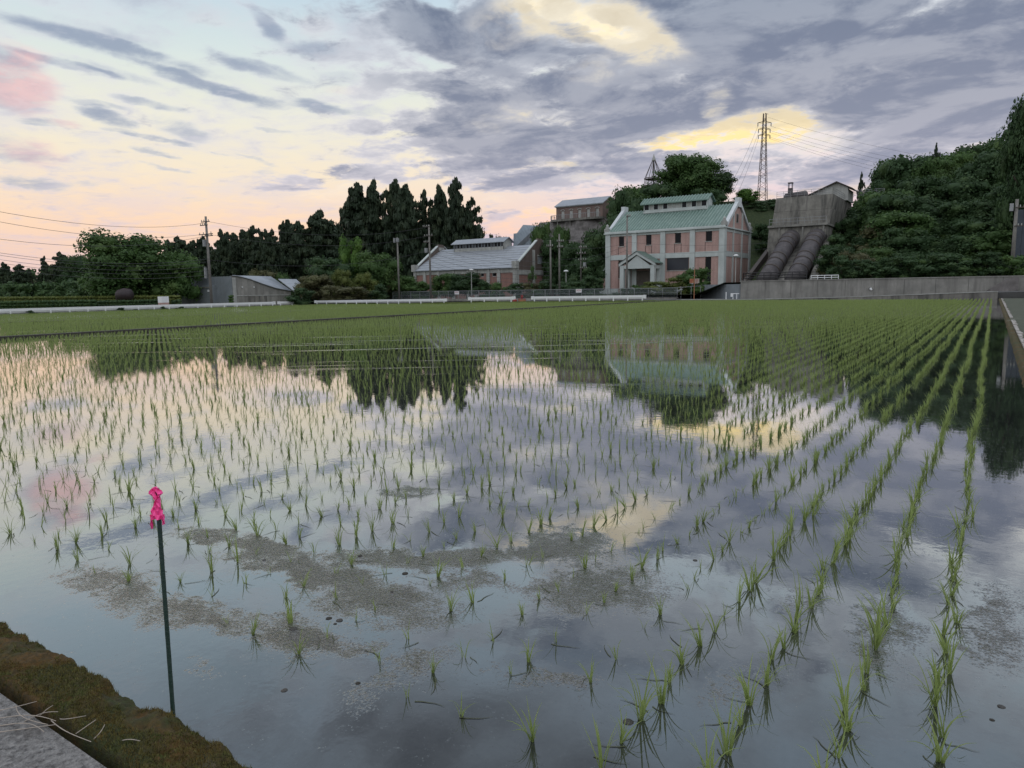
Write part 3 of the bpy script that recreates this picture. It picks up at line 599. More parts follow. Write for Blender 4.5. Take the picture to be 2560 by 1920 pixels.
# where the photo's planting is thin: the churned corner by the stake, and random gaps
thin = (XX < -.9) & (XX + YY * .55 < .4) ; corner = (YY < 3.0 - (XX + 1.8) * .0) & (XX < -1.6)
gap = fbmn(XX * .9 + 7, YY * .8, 51); u01 = R.uniform(0, 1, XX.size)
keep = inview & (u01 > np.where(dist < 9, np.where(thin, .10, .03), .04)) & ~((gap < .20) & (u01 < .65))
keep &= ~((YY < 1.75) & (XX < -.9))
keep &= ~((XX < -1.0) & (dist < 4.0) & (u01 < .22))
XX, YY, dist, cx, cy, thin, ROW = (a[keep] for a in (XX, YY, dist, cx, cy, thin, ROW))
order = np.argsort(dist + np.where((np.abs(cx) < cy * .735 + .05) & (cy > 1.9), 0, 1000)); near_i, rest_i = order[:300], order[300:]
ratio = cx / cy                                             # denser tufts grow towards the right of the field
def put_seedling(me, x, y, s, rz, label):
    o = bpy.data.objects.new('rice_seedling', me); COL.objects.link(o); o.location = (x, y, 0); o.rotation_euler = (rng.uniform(-.2, .2), rng.uniform(-.2, .2), rz); o.scale = (s, s, s * rng.uniform(.9, 1.15))
    tag(o, label, 'rice seedling', 'rice seedlings nearest the ledge, in rows in the shallow water'); return o
def ordinal(n):
    small = ['zeroth', 'first', 'second', 'third', 'fourth', 'fifth', 'sixth', 'seventh', 'eighth', 'ninth', 'tenth', 'eleventh', 'twelfth', 'thirteenth', 'fourteenth', 'fifteenth', 'sixteenth', 'seventeenth', 'eighteenth', 'nineteenth', 'twentieth']
    if n <= 20: return small[n]
    t = {2: 'twenty', 3: 'thirty', 4: 'forty', 5: 'fifty'}[n // 10]; return (t[:-1] + 'ieth') if n % 10 == 0 else t + '-' + small[n % 10]
rank = {}
for rw in set(ROW[near_i].tolist()):
    for k, j in enumerate(sorted(np.nonzero(ROW == rw)[0].tolist(), key=lambda q: YY[q])[:120]): rank[j] = k + 1
for i in near_i:
    full = XX[i] > -1.0 or rng.random() < .3
    me = rng.choice(near_meshes if full else thin_meshes + near_meshes[:3])
    put_seedling(me, float(XX[i]), float(YY[i]), rng.uniform(.85, 1.3) if XX[i] > -1 else rng.uniform(.55, 1.0), rng.uniform(0, 6.28), 'young rice seedling, %s row from the right bank, %s counted from the near end' % (ordinal(int(ROW[i]) + 1), ordinal(min(59, rank[int(i)]))))
def scatter(name, pts, rot, scl, idx, meshes, label, cat):
    """one object whose geometry nodes stand the seedling meshes on its points"""
    me = bpy.data.meshes.new(name); me.vertices.add(len(pts)); me.vertices.foreach_set('co', np.asarray(pts, np.float32).ravel())
    for nm, ty, arr in (('rz', 'FLOAT', rot), ('sc', 'FLOAT', scl), ('ix', 'INT', idx)):
        a = me.attributes.new(nm, ty, 'POINT'); a.data.foreach_set('value', np.asarray(arr, np.float32 if ty == 'FLOAT' else np.int32))
    o = newobj(name, me); src = bpy.data.collections.new(name + '_kinds')
    for k, m in enumerate(meshes):
        so = bpy.data.objects.new('%s_kind_%02d' % (name, k), m); src.objects.link(so)
    ng = bpy.data.node_groups.new(name, 'GeometryNodeTree'); ng.interface.new_socket('Geometry', in_out='INPUT', socket_type='NodeSocketGeometry'); ng.interface.new_socket('Geometry', in_out='OUTPUT', socket_type='NodeSocketGeometry')
    N = ng.nodes; gi = N.new('NodeGroupInput'); go = N.new('NodeGroupOutput'); ip = N.new('GeometryNodeInstanceOnPoints'); ci = N.new('GeometryNodeCollectionInfo')
    ci.inputs['Collection'].default_value = src; ci.inputs['Separate Children'].default_value = True; ci.inputs['Reset Children'].default_value = True
    def attr(nm, ty):
        a = N.new('GeometryNodeInputNamedAttribute'); a.data_type = ty; a.inputs['Name'].default_value = nm; return [s for s in a.outputs if s.enabled and s.name == 'Attribute'][0]
    L = ng.links; L.new(gi.outputs[0], ip.inputs['Points']); L.new(ci.outputs[0], ip.inputs['Instance']); ip.inputs['Pick Instance'].default_value = True
    L.new(attr('ix', 'INT'), ip.inputs['Instance Index']); cb = N.new('ShaderNodeCombineXYZ'); L.new(attr('rz', 'FLOAT'), cb.inputs[2]); L.new(cb.outputs[0], ip.inputs['Rotation'])
    L.new(attr('sc', 'FLOAT'), ip.inputs['Scale']); L.new(ip.outputs[0], go.inputs[0])
    md = o.modifiers.new('plants', 'NODES'); md.node_group = ng
    tag(o, label, cat, kind='stuff'); return o
nd, fd = rest_i[dist[rest_i] < 24], rest_i[dist[rest_i] >= 24]
def scat_idx(ii, nfull, nthin, thr):
    full = (ratio[ii] > thr) | (R.uniform(0, 1, len(ii)) < .14)
    return np.where(full, R.integers(0, nfull, len(ii)), nfull + R.integers(0, max(nthin, 1), len(ii)))
scatter('rice_field', np.stack([XX[nd], YY[nd], XX[nd] * 0], -1), R.uniform(0, 6.28, len(nd)), R.uniform(.6, 1.05, len(nd)), scat_idx(nd, 8, 5, .28), mid_meshes + midthin_meshes, 'rows of young rice standing in the near paddy beyond the front seedlings', 'rice')
scatter('rice_field', np.stack([XX[fd], YY[fd], XX[fd] * 0], -1), R.uniform(0, 6.28, len(fd)), R.uniform(.75, 1.15, len(fd)), R.integers(0, 6, len(fd)), far_meshes, 'dense young rice filling the far half of the near paddy', 'rice')
def field(x0, x1, y0, y1, z, dx, dy, label):
    X, Y = np.meshgrid(np.arange(x0, x1, dx), np.arange(y0, y1, dy)); X = X.ravel(); Y = Y.ravel(); X = X + R.normal(0, .03, X.size); Y = Y + R.uniform(-.06, .06, Y.size)
    a = X * math.cos(YAW) + Y * math.sin(YAW); b = -X * math.sin(YAW) + Y * math.cos(YAW); k = (b > 5) & (np.abs(a) < b * .78 + 4) & (fbmn(X * .25, Y * .9, 61) > .23)
    X, Y = X[k], Y[k]; scatter('rice_field', np.stack([X, Y, X * 0 + z], -1), R.uniform(0, 6.28, len(X)), R.uniform(.8, 1.3, len(X)), R.integers(0, 6, len(X)), far_meshes, label, 'rice')
field(-55.8, -31.8, 2, 78, -.12, .30, .20, 'green rice in the paddy left of the long dark bund')
field(-88, -56.6, 2, 78, -.28, .34, .24, 'green rice in the farthest left paddy below the white rail')
# short grass on the verges
def grass_blade_mesh(name, seed, n=14, h=.16, w=.006):
    return clump_mesh(name, seed, blades=n, h=h, spread=.9, droop=.1, seg=2, wid=w)
gm = [grass_blade_mesh('verge_grass', 400 + i) for i in range(4)]
for m in gm: m.materials.clear(); m.materials.append(MAT['weed'])
n = 9000; gx = R.uniform(-89.6, -31.6, n); gy = R.uniform(78.3, 82.0, n)
scatter('verge_grass', np.stack([gx, gy, vz(gx, gy)], -1), R.uniform(0, 6.28, n), R.uniform(.5, 1.5, n), R.integers(0, 4, n), gm, 'rough grass along the foot of the white guard rails', 'grass')
n = 7000; gx = R.uniform(-89.6, -87.6, n); gy = R.uniform(18, 79, n)
scatter('verge_grass', np.stack([gx, gy, gx * 0 - .42], -1), R.uniform(0, 6.28, n), R.uniform(.5, 1.6, n), R.integers(0, 4, n), gm, 'rough grass below the long white rail on the left', 'grass')
# ------------------------------------------------------------------ main power station
def window(mb_parent, name, x0, x1, y, z0, z1, frame, glass, axis='y', sgn=-1, sill=True):
    """opening set into a wall plane; frame proud, pane recessed"""
    d = .10
    def bx(mb, a0, a1, b0, b1, o0, o1):
        if axis == 'y': mb.box((a0, y + sgn * o0, b0), (a1, y + sgn * o1, b1))
        else: mb.box((y - sgn * o0, a0, b0), (y - sgn * o1, a1, b1))
    m = MB(); w = .07
    bx(m, x0, x0 + w, z0, z1, -.05, .03); bx(m, x1 - w, x1, z0, z1, -.05, .03); bx(m, x0 + w, x1 - w, z1 - w, z1, -.05, .03); bx(m, x0 + w, x1 - w, z0, z0 + w, -.05, .03)
    f = m.build(name, frame, mb_parent)
    p = MB(); bx(p, x0 + w, x1 - w, z0 + w, z1 - w, -.04, .012); p.build('pane', glass, f)
    return f
def power_station():
    x0, x1, y0, y1, zg, ze, zr = -57.0, -36.0, 114.6, 129.3, .3, 10.9, 15.3; ym = (y0 + y1) / 2
    t = thing('power_station', (0, 0, 0), 'two storey pink brick power station with green tiled roof and pale grey pilasters', 'power station')
    # walls with real openings: front wall assembled round its window holes
    W = [(-54.55, -53.55, 8.8, 10.45), (-49.5, -48.5, 8.8, 10.5), (-44.35, -43.3, 8.85, 10.55), (-39.15, -38.1, 8.9, 10.65), (-54.55, -53.6, 3.3, 6.4), (-45.75, -41.9, 4.4, 6.65), (-39.15, -38.15, 1.5, 6.6)]
    mb = MB(); xs = sorted({x0 + .25, x1 - .25} | {w[0] for w in W} | {w[1] for w in W})
    for a, b in zip(xs[:-1], xs[1:]):
        if b - a < 1e-4: continue
        holes = sorted((w[2], w[3]) for w in W if w[0] < (a + b) / 2 < w[1]); z = zg
        for h0, h1 in holes: mb.box((a, y0 + .15, z), (b, y0 + .5, h0)); z = h1
        mb.box((a, y0 + .15, z), (b, y0 + .5, ze))
    mb.box((x0 + .25, y1 - .5, zg), (x1 - .25, y1 - .15, ze)); mb.box((x0 + .15, y0 + .5, zg), (x0 + .5, y1 - .5, ze)); mb.box((x1 - .5, y0 + .5, zg), (x1 - .15, y1 - .5, ze))
    mb.prism([(y0 + .6, ze), (y1 - .6, ze), (ym, zr - .2)], 'x', x1 - .5, x1 - .15); mb.prism([(y0 + .6, ze), (y1 - .6, ze), (ym, zr - .2)], 'x', x0 + .15, x0 + .5)
    mb.build('wall', MAT['brick'], t)
    for i, w in enumerate(W): window(t, 'window', w[0] + .02, w[1] - .02, y0 + .34, w[2] + .02, w[3] - .02, MAT['steel_dark'], MAT['bluepanel'] if i == 5 else MAT['glass'])
    # pilasters, one by one
    for cx, w, zt in [(-56.55, .9, ze + .5), (-51.55, .85, ze), (-46.4, .85, ze), (-41.3, .85, ze), (-36.45, .9, ze + .5)]:
        MB().box((cx - w / 2, y0 - .12, zg), (cx + w / 2, y0 + .3, zt)).box((cx - w / 2 - .06, y0 - .18, zg), (cx + w / 2 + .06, y0 + .28, zg + 1.1)).build('pilaster', MAT['trim'], t)
    for cy, w, zt in [(y0 + .45, .9, ze), (119.3, .32, 13.9), (124.1, .32, 13.9), (y1 - .45, .9, ze + .5)]:
        MB().box((x1 - .45, cy - w / 2, zg), (x1 + .06, cy + w / 2, zt)).build('pilaster', MAT['trim'], t)
    # belt courses between the pilasters
    for a, b in [(-56.1, -51.98), (-51.12, -46.83), (-45.97, -41.73), (-40.87, -36.9)]:
        MB().box((a, y0 + .02, 6.45), (b, y0 + .3, 7.3)).build('belt_course', MAT['trim'], t)
        MB().box((a, y0 + .04, 10.5 - .0), (b, y0 + .14, ze)).build('frieze', MAT['trim'], t)
    MB().box((x1 - .3, y0 + .9, 6.45), (x1 - .06, y1 - .9, 7.3)).build('belt_course', MAT['trim'], t)
    MB().box((x1 - .3, y0 + .9, 10.4), (x1 - .08, y1 - .9, ze)).build('frieze', MAT['trim'], t)
    for a, b in [(-56.1, -54.6), (-53.5, -52.2), (-46.9, -36.9)]: MB().box((a, y0 + .0, zg), (b, y0 + .14, 1.5)).build('plinth', MAT['trim'], t)
    MB().box((x0 - .2, y0 - .35, ze), (x1 + .2, y0 + .3, ze + .22)).box((x0 - .1, y0 - .2, ze + .22), (x1 + .1, y0 + .3, ze + .42)).build('cornice', MAT['trim'], t)
    MB().box((x1 - .3, y0 + .3, ze + .003), (x1 + .2, y1 + .2, ze + .2)).build('cornice', MAT['trim'], t)
    # roof slopes and their ribs
    ov = .1; sl = (zr - ze - .35) / (ym - y0); rf = MB()
    for s in (1, -1):
        ya, yb = (y0 - ov, ym) if s == 1 else (y1 + ov, ym)
        rf.add([(x0 + .5, ya, ze + .35), (x1 - .5, ya, ze + .35), (x1 - .5, yb, zr), (x0 + .5, yb, zr), (x0 + .5, ya, ze + .2), (x1 - .5, ya, ze + .2), (x1 - .5, yb, zr - .15), (x0 + .5, yb, zr - .15)], [(0, 1, 2, 3), (4, 7, 6, 5), (0, 4, 5, 1)])
    roof = rf.build('roof', MAT['verdigris'], t)
    rb = MB(); x = x0 + .7
    while x < x1 - .6:
        rb.add([(x - .11, y0 - ov, ze + .35), (x + .11, y0 - ov, ze + .35), (x + .11, ym, zr), (x - .11, ym, zr), (x - .05, y0 - ov, ze + .49), (x + .05, y0 - ov, ze + .49), (x + .05, ym, zr + .14), (x - .05, ym, zr + .14)], [(0, 4, 7, 3), (4, 5, 6, 7), (1, 2, 6, 5), (0, 1, 5, 4)]); x += .55
    o = rb.build('roof_ribs', MAT['verdigris_rib'], roof); o['kind'] = 'stuff'
    # stepped parapets with end blocks
    for xx, d in ((x0, 1), (x1, -1)):
        xa, xb = (xx - .12, xx + .5) if d == 1 else (xx - .5, xx + .12)
        p = MB(); p.prism([(y0 + .7, ze + .62), (ym - .7, zr + .30), (ym - .7, zr - .35), (y0 + .7, ze + .05)], 'x', xa, xb); p.prism([(y1 - .7, ze + .05), (ym + .7, zr - .35), (ym + .7, zr + .3), (y1 - .7, ze + .62)], 'x', xa, xb)
        p.build('coping', MAT['copping'], t)
        MB().box((xa - .05, ym - .75, zr - .6), (xb + .05, ym + .75, zr + .95)).build('parapet_block', MAT['copping'], t)
        for yy in (y0 + .3, y1 - .3):
            q = MB(); q.box((xa - .08, yy - .5, ze + .42), (xb + .08, yy + .42, ze + 1.0)); q.box((xa + .08, yy - .35, ze + 1.0), (xb - .08, yy + .3, ze + 1.25)); q.tube([(xa + .3, yy, ze + 1.2), (xa + .3, yy, ze + 1.55), (xa + .3, yy, ze + 1.8)], [.22, .26, .05], 8)
            q.build('corner_finial', MAT['trim_old'], t)
    # gable window
    window(t, 'window', 120.9, 122.1, x1 - .12, 12.1, 13.6, MAT['trim_old'], MAT['black'], 'x', -1)
    # ridge monitor
    mx0, mx1 = -52.5, -41.0; mw = 1.35; zb, zt = zr - .9, zr + 1.05
    m = MB().box((mx0 + .1, ym - mw, zb), (mx1 - .1, ym - mw + .12, zr - .05 + .0)).box((mx0 + .1, ym + mw - .12, zb), (mx1 - .1, ym + mw, zt)).box((mx0, ym - mw, zb), (mx0 + .15, ym + mw, zt)).box((mx1 - .15, ym - mw, zb), (mx1, ym + mw, zt))
    m.prism([(ym - mw, zt), (ym + mw, zt), (ym, zt + .75)], 'x', mx0, mx0 + .15); m.prism([(ym - mw, zt), (ym + mw, zt), (ym, zt + .75)], 'x', mx1 - .15, mx1); m.box((mx0 - .1, ym - mw - .15, zb + .3), (mx1 + .1, ym - mw, zb + .52))
    mon = m.build('roof_monitor', MAT['trim'], t)
    n = 13; step = (mx1 - mx0 - .3) / n
    for k in range(n):
        a = mx0 + .15 + k * step
        MB().box((a, ym - mw + .04, zr - .05), (a + step, ym - mw + .1, zt - .05)).build('louvre_panel', MAT['glass'] if k % 2 == 0 and k != 6 else MAT['trim_old'], mon)
        if k: MB().box((a - .05, ym - mw - .02, zr - .05), (a + .05, ym - mw + .04, zt - .05)).build('mullion', MAT['trim'], mon)
    r2 = MB()
    for s in (-1, 1):
        ya = ym + s * (mw + .55); r2.add([(mx0 - .45, ya, zt - .12), (mx1 + .4, ya, zt - .12), (mx1 + .4, ym, zt + 1.0), (mx0 - .45, ym, zt + 1.0), (mx0 - .45, ya, zt - .26), (mx1 + .4, ya, zt - .26), (mx1 + .4, ym, zt + .86), (mx0 - .45, ym, zt + .86)], [(0, 1, 2, 3), (4, 7, 6, 5), (0, 4, 5, 1), (1, 5, 6, 2), (0, 3, 7, 4)])
    r2.build('monitor_roof', MAT['verdigris'], mon); r3 = MB(); x = mx0 - .4
    while x < mx1 + .4:
        r3.add([(x - .06, ym - mw - .55, zt - .12), (x + .06, ym - mw - .55, zt - .12), (x + .06, ym, zt + 1), (x - .06, ym, zt + 1), (x - .05, ym - mw - .55, zt), (x + .05, ym - mw - .55, zt), (x + .05, ym, zt + 1.12), (x - .05, ym, zt + 1.12)], [(0, 4, 7, 3), (4, 5, 6, 7), (1, 2, 6, 5), (0, 1, 5, 4)]); x += .55
    o = r3.build('monitor_ribs', MAT['verdigris_rib'], mon); o['kind'] = 'stuff'
    for x, z0, z1 in ((-54.6, 1.6, 8.8), (-53.62, 1.6, 3.3), (-49.55, 7.35, 8.8), (-48.45, 7.35, 8.8), (-44.4, 6.7, 8.85), (-43.25, 6.7, 8.85), (-39.2, 6.6, 8.9)):
        MB().tube([(x, y0 + .12, z0), (x, y0 + .12, z1)], .035, 5).build('conduit', MAT['steel_dark'], t)
    for i, w in enumerate(W): MB().box((w[0] - .08, y0 + .06, w[2] - .1), (w[1] + .08, y0 + .16, w[2] - .005)).build('window_sill', MAT['trim_old'], t)
    # porch
    pc, hw, py = -49.65, 2.75, y0 - 3.2; zs, za = 5.35, 7.1
    p = MB()
    for sx in (-1, 1):
        p.box((pc + sx * hw - .35, py, zg), (pc + sx * hw + .35, py + .7, zs)); p.box((pc + sx * hw - .3, y0 - .7, zg), (pc + sx * hw + .3, y0 - .12, zs))
        p.prism([(pc + sx * (hw + .5), zs - .15), (pc, za), (pc, za + .55), (pc + sx * (hw + .5), zs + .42)], 'y', py - .12, py + .4)
        p.box((pc + sx * hw - .28, py + .7, zs - .6), (pc + sx * hw + .28, y0 - .7, zs - .02))
    p.prism([(pc - hw + .36, zs - .15), (pc + hw - .36, zs - .15), (pc, za - .1)], 'y', py + .12, py + .3); p.box((pc - hw + .36, py + .12, zs - .55), (pc + hw - .36, py + .5, zs - .15))
    porch = p.build('porch', MAT['trim'], t)
    pr = MB()
    for sx in (-1, 1):
        xa = pc + sx * (hw + .62); pr.add([(xa, py - .2, zs + .36), (pc, py - .2, za + .62), (pc, y0 - .05, za + .62), (xa, y0 - .05, zs + .36), (xa, py - .2, zs + .26), (pc, py - .2, za + .5), (pc, y0 - .05, za + .5), (xa, y0 - .05, zs + .26)], [(0, 1, 2, 3), (4, 7, 6, 5), (0, 3, 7, 4)])
    pr.build('porch_roof', MAT['verdigris'], porch)
    MB().box((pc - 2.0, y0 - .02, zg), (pc + 2.0, y0 + .14, 4.5)).build('door', mottled('brown_door', (.10, .085, .07), (.07, .06, .05), 1, .7), porch)
    # lean-to at the left end
    a = MB().box((x0 - 1.3, y0 + .6, zg), (x0 + .1, y0 + 7, 3.4)).build('annex_wall', MAT['brick'], t)
    MB().box((x0 - 1.42, y0 + .45, zg), (x0 - 1.15, y0 + .9, 3.5)).box((x0 - 1.3, y0 + .5, zg), (x0 - .1, y0 + .58, 1.3)).build('annex_trim', MAT['trim'], a)
    MB().prism([(x0 - 1.55, 3.45), (x0 - .05, 5.3), (x0 - .05, 5.55), (x0 - 1.6, 3.65)], 'y', y0 + .35, y0 + .65).build('annex_coping', MAT['copping'], a)
    MB().prism([(x0 - 1.5, 3.4), (x0 - .05, 5.1), (x0 - .05, 5.25), (x0 - 1.55, 3.5)], 'y', y0 + .66, y0 + 7).build('annex_roof', MAT['verdigris'], a)
power_station()
# ------------------------------------------------------------------ second brick hall
def brick_hall():
    x0, x1, y0, y1, zg, ze, zr = -105.0, -78.1, 118.0, 136.0, -.5, 5.9, 10.8; ym = (y0 + y1) / 2
    t = thing('brick_hall', (0, 0, 0), 'long low brick hall with pale grey metal roof and grey stepped gable', 'hall')
    W = [(-87.1, -86.2, 4.3, 5.4), (-84.15, -83.1, 4.3, 5.45)]
    mb = MB(); xs = sorted({x0 + .3, x1 - .3} | {w[0] for w in W} | {w[1] for w in W})
    for a, b in zip(xs[:-1], xs[1:]):
        z = zg
        for h0, h1 in [(w[2], w[3]) for w in W if w[0] < (a + b) / 2 < w[1]]: mb.box((a, y0 + .15, z), (b, y0 + .5, h0)); z = h1
        mb.box((a, y0 + .15, z), (b, y0 + .5, ze - .9))
    mb.box((x1 - .5, y0 + .5, zg), (x1 - .15, y1 - .5, 4.6)); mb.box((x0 + .2, y0 + .5, zg), (x0 + .5, y1 - .5, ze)); mb.box((x0 + .5, y1 - .5, zg), (x1 - .5, y1 - .2, ze))
    mb.build('wall', MAT['brick_old'], t)
    for w in W: window(t, 'window', w[0] + .02, w[1] - .02, y0 + .3, w[2] + .02, w[3] - .02, MAT['trim'], MAT['glass'])
    MB().box((x0 + .2, y0 + .0, ze - .9), (x1 - .2, y0 + .5, ze)).build('frieze', MAT['trim_old'], t)
    for cx in (-104.6, -101.9, -98, -94, -90.2, -88.1, -85.0, -82.4, -78.6): MB().box((cx - .35, y0 - .15, zg), (cx + .35, y0 + .2, ze - .02)).build('pilaster', MAT['trim_old'], t)
    # gable end, sooty brick above a belt
    wx0, wx1 = 126.0, 127.9
    gp = [(y0 + .4, 5.5), (y1 - .4, 5.5), (y1 - .4, ze + .3), (ym + 1.1, zr + .7), (ym + .8, zr + 1.15), (ym - .8, zr + 1.15), (ym - 1.1, zr + .7), (y0 + .4, ze + .3)]
    MB().prism(gp, 'x', x1 - .5, x1 - .1).build('gable', MAT['brick_grey'], t); MB().prism(gp, 'x', x0 + .1, x0 + .5).build('gable', MAT['brick_grey'], t)
    MB().box((x1 - .52, y0 + .3, 4.6), (x1 + .0, y1 - .3, 5.5)).build('belt_course', MAT['trim_old'], t)
    MB().box((x1 - .4, y0 + .3, 2.0), (x1 - .05, y1 - .3, 2.7)).build('belt_course', MAT['trim_old'], t)
    for cy, zt in ((y0 + .35, 6.9), (124.4, 9.6), (129.5, 9.6), (y1 - .35, 6.9)):
        MB().box((x1 - .45, cy - .4, zg), (x1 + .08, cy + .4, zt)).build('pilaster', MAT['trim_old'], t)
    window(t, 'window', wx0, wx1, x1 - .06, 6.8, 8.4, MAT['trim_old'], MAT['greyroof'], 'x', -1)
    MB().box((x1 - .1, wx0 - .15, 8.42), (x1 + .12, wx1 + .15, 8.62)).build('lintel', MAT['trim_old'], t)
    c = MB()
    for s, ya in ((1, y0 - .1), (-1, y1 + .1)):
        yb = ym - s * 1.15; c.prism([(ya, ze + .3), (yb, zr + .65), (yb, zr + .85), (ya, ze + .55)], 'x', x1 - .6, x1 + .0); c.prism([(ya, ze + .3), (yb, zr + .65), (yb, zr + .85), (ya, ze + .55)], 'x', x0, x0 + .6)
    c.build('coping', MAT['trim'], t)
    for xx in (x0 + .3, x1 - .35):
        MB().box((xx - .55, y0 - .45, ze - .1), (xx + .55, y0 + .6, ze + 1.35)).build('parapet_block', MAT['trim_old'], t)
    MB().box((x0 - .2, ym - .9, zr - .3), (x0 + .7, ym + .9, zr + .5)).build('parapet_block', MAT['trim_old'], t)
    r = MB()
    for s in (1, -1):
        ya = y0 - .5 if s == 1 else y1 + .5
        r.add([(x0 + .6, ya, ze + .1), (x1 - .6, ya, ze + .1), (x1 - .6, ym, zr), (x0 + .6, ym, zr), (x0 + .6, ya, ze - .05), (x1 - .6, ya, ze - .05)], [(0, 1, 2, 3), (0, 4, 5, 1)])
    roof = r.build('roof', MAT['greyroof'], t)
    s = MB(); L = 9
    for k in range(1, L):
        f = k / L; y = y0 - .5 + (ym - y0 + .5) * f; z = ze + .1 + (zr - ze - .1) * f; s.box((x0 + .65, y - .04, z - .02), (x1 - .65, y + .04, z + .05))
    o = s.build('roof_seams', MAT['steel_grey'], roof); o['kind'] = 'stuff'
    a0, a1 = -99.6, -86.2; mw = 1.5; zt = zr + 1.0
    m = MB().box((a0, ym - mw, zr - 1.4), (a1, ym - mw + .1, zr - .05)).box((a0, ym - mw, zr - 1), (a0 + .12, ym + mw, zt)).box((a1 - .12, ym - mw, zr - 1), (a1, ym + mw, zt)).box((a0, ym + mw - .1, zr - 1), (a1, ym + mw, zt)).prism([(ym - mw, zt), (ym + mw, zt), (ym, zt + .8)], 'x', a1 - .12, a1 + .001)
    mon = m.build('roof_monitor', MAT['trim_old'], t); n = 16; st = (a1 - a0) / n
    for k in range(n):
        a = a0 + k * st; MB().box((a + .12, ym - mw + .03, zr - .1), (a + st - .06, ym - mw + .09, zt - .1)).build('pane', MAT['glass'] if k % 3 else MAT['bluepanel'], mon)
        MB().box((a - .06, ym - mw - .03, zr - .1), (a + .12, ym - mw + .1, zt - .02)).build('mullion', MAT['concrete_blue'], mon)
    q = MB()
    for sg in (-1, 1):
        ya = ym + sg * (mw + .5); q.add([(a0 - .5, ya, zt - .1), (a1 + .4, ya, zt - .1), (a1 + .4, ym, zt + .95), (a0 - .5, ym, zt + .95), (a0 - .5, ya, zt - .22), (a1 + .4, ya, zt - .22), (a1 + .4, ym, zt + .83), (a0 - .5, ym, zt + .83)], [(0, 1, 2, 3), (4, 7, 6, 5), (0, 4, 5, 1), (1, 5, 6, 2)])
    q.build('monitor_roof', MAT['greyroof'], mon)
brick_hall()
# ------------------------------------------------------------------ trees
def leaf_cloud(centres, radii, per, size, r, flat=.0, jitter=.35):
    """leaf sized quads spread through the shells of many lobes"""
    C = np.repeat(np.asarray(centres, float), per, 0); Rd = np.repeat(np.asarray(radii, float).reshape(-1, 3), per, 0); n = len(C)
    d = r.normal(0, 1, (n, 3)); d /= np.linalg.norm(d, axis=1)[:, None]; rad = 1 - np.abs(r.normal(0, jitter, n)); rad = np.clip(rad, .15, 1.12)
    P = C + d * Rd * rad[:, None]
    nrm = d + r.normal(0, .55, (n, 3)); nrm[:, 2] += .35; nrm /= np.linalg.norm(nrm, axis=1)[:, None]
    a = np.cross(nrm, r.normal(0, 1, (n, 3))); a /= np.linalg.norm(a, axis=1)[:, None]; b = np.cross(nrm, a)
    s = size * r.uniform(.55, 1.35, n)[:, None]; el = r.uniform(.5, .9, n)[:, None]
    V = np.stack([P - a * s, P - b * s * el, P + a * s, P + b * s * el], 1).reshape(-1, 3); i = np.arange(n) * 4
    return V, np.stack([i, i + 1, i + 2, i + 3], -1)
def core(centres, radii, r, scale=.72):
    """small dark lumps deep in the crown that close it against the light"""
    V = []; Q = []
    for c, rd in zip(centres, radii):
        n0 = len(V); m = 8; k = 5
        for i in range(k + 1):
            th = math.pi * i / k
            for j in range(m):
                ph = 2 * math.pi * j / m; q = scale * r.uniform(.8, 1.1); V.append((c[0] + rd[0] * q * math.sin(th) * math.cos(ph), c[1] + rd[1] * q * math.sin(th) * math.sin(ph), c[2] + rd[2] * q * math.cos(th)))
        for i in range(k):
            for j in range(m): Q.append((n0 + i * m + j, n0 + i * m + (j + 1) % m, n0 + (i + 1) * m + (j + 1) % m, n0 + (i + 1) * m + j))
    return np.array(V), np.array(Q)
def join(parts):
    V = []; Q = []; n = 0
    for v, q in parts: V.append(v); Q.append(q + n); n += len(v)
    return np.concatenate(V), np.concatenate(Q)
def broad_crown(seed, mat, lobes=22, per=230, size=.055, shape='round', low=.18, co=.62):
    """unit crown: width 1, height 1 (z from low to 1)"""
    r = np.random.default_rng(seed); cs = []; rs = []
    for i in range(lobes):
        a = r.uniform(0, 2 * np.pi); z = r.uniform(low + .08, .93)
        env = math.sqrt(max(0.02, 1 - ((z - .52) / .50) ** 2)) if shape == 'round' else max(.06, 1.05 - z) ** .6 * (1 if z > low + .1 else .6)
        rr = env * .5 * r.uniform(.1, .80) ** .6; s = r.uniform(.13, .22)
        cs.append((rr * math.cos(a), rr * math.sin(a), min(z, .90))); rs.append((s * r.uniform(.9, 1.3), s * r.uniform(.9, 1.3), s * r.uniform(.6, .95)))
    lv = leaf_cloud(cs, rs, per, size * .42, r)
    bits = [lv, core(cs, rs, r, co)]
    V, Q = join(bits); return np_mesh('crown', V, Q, mat)
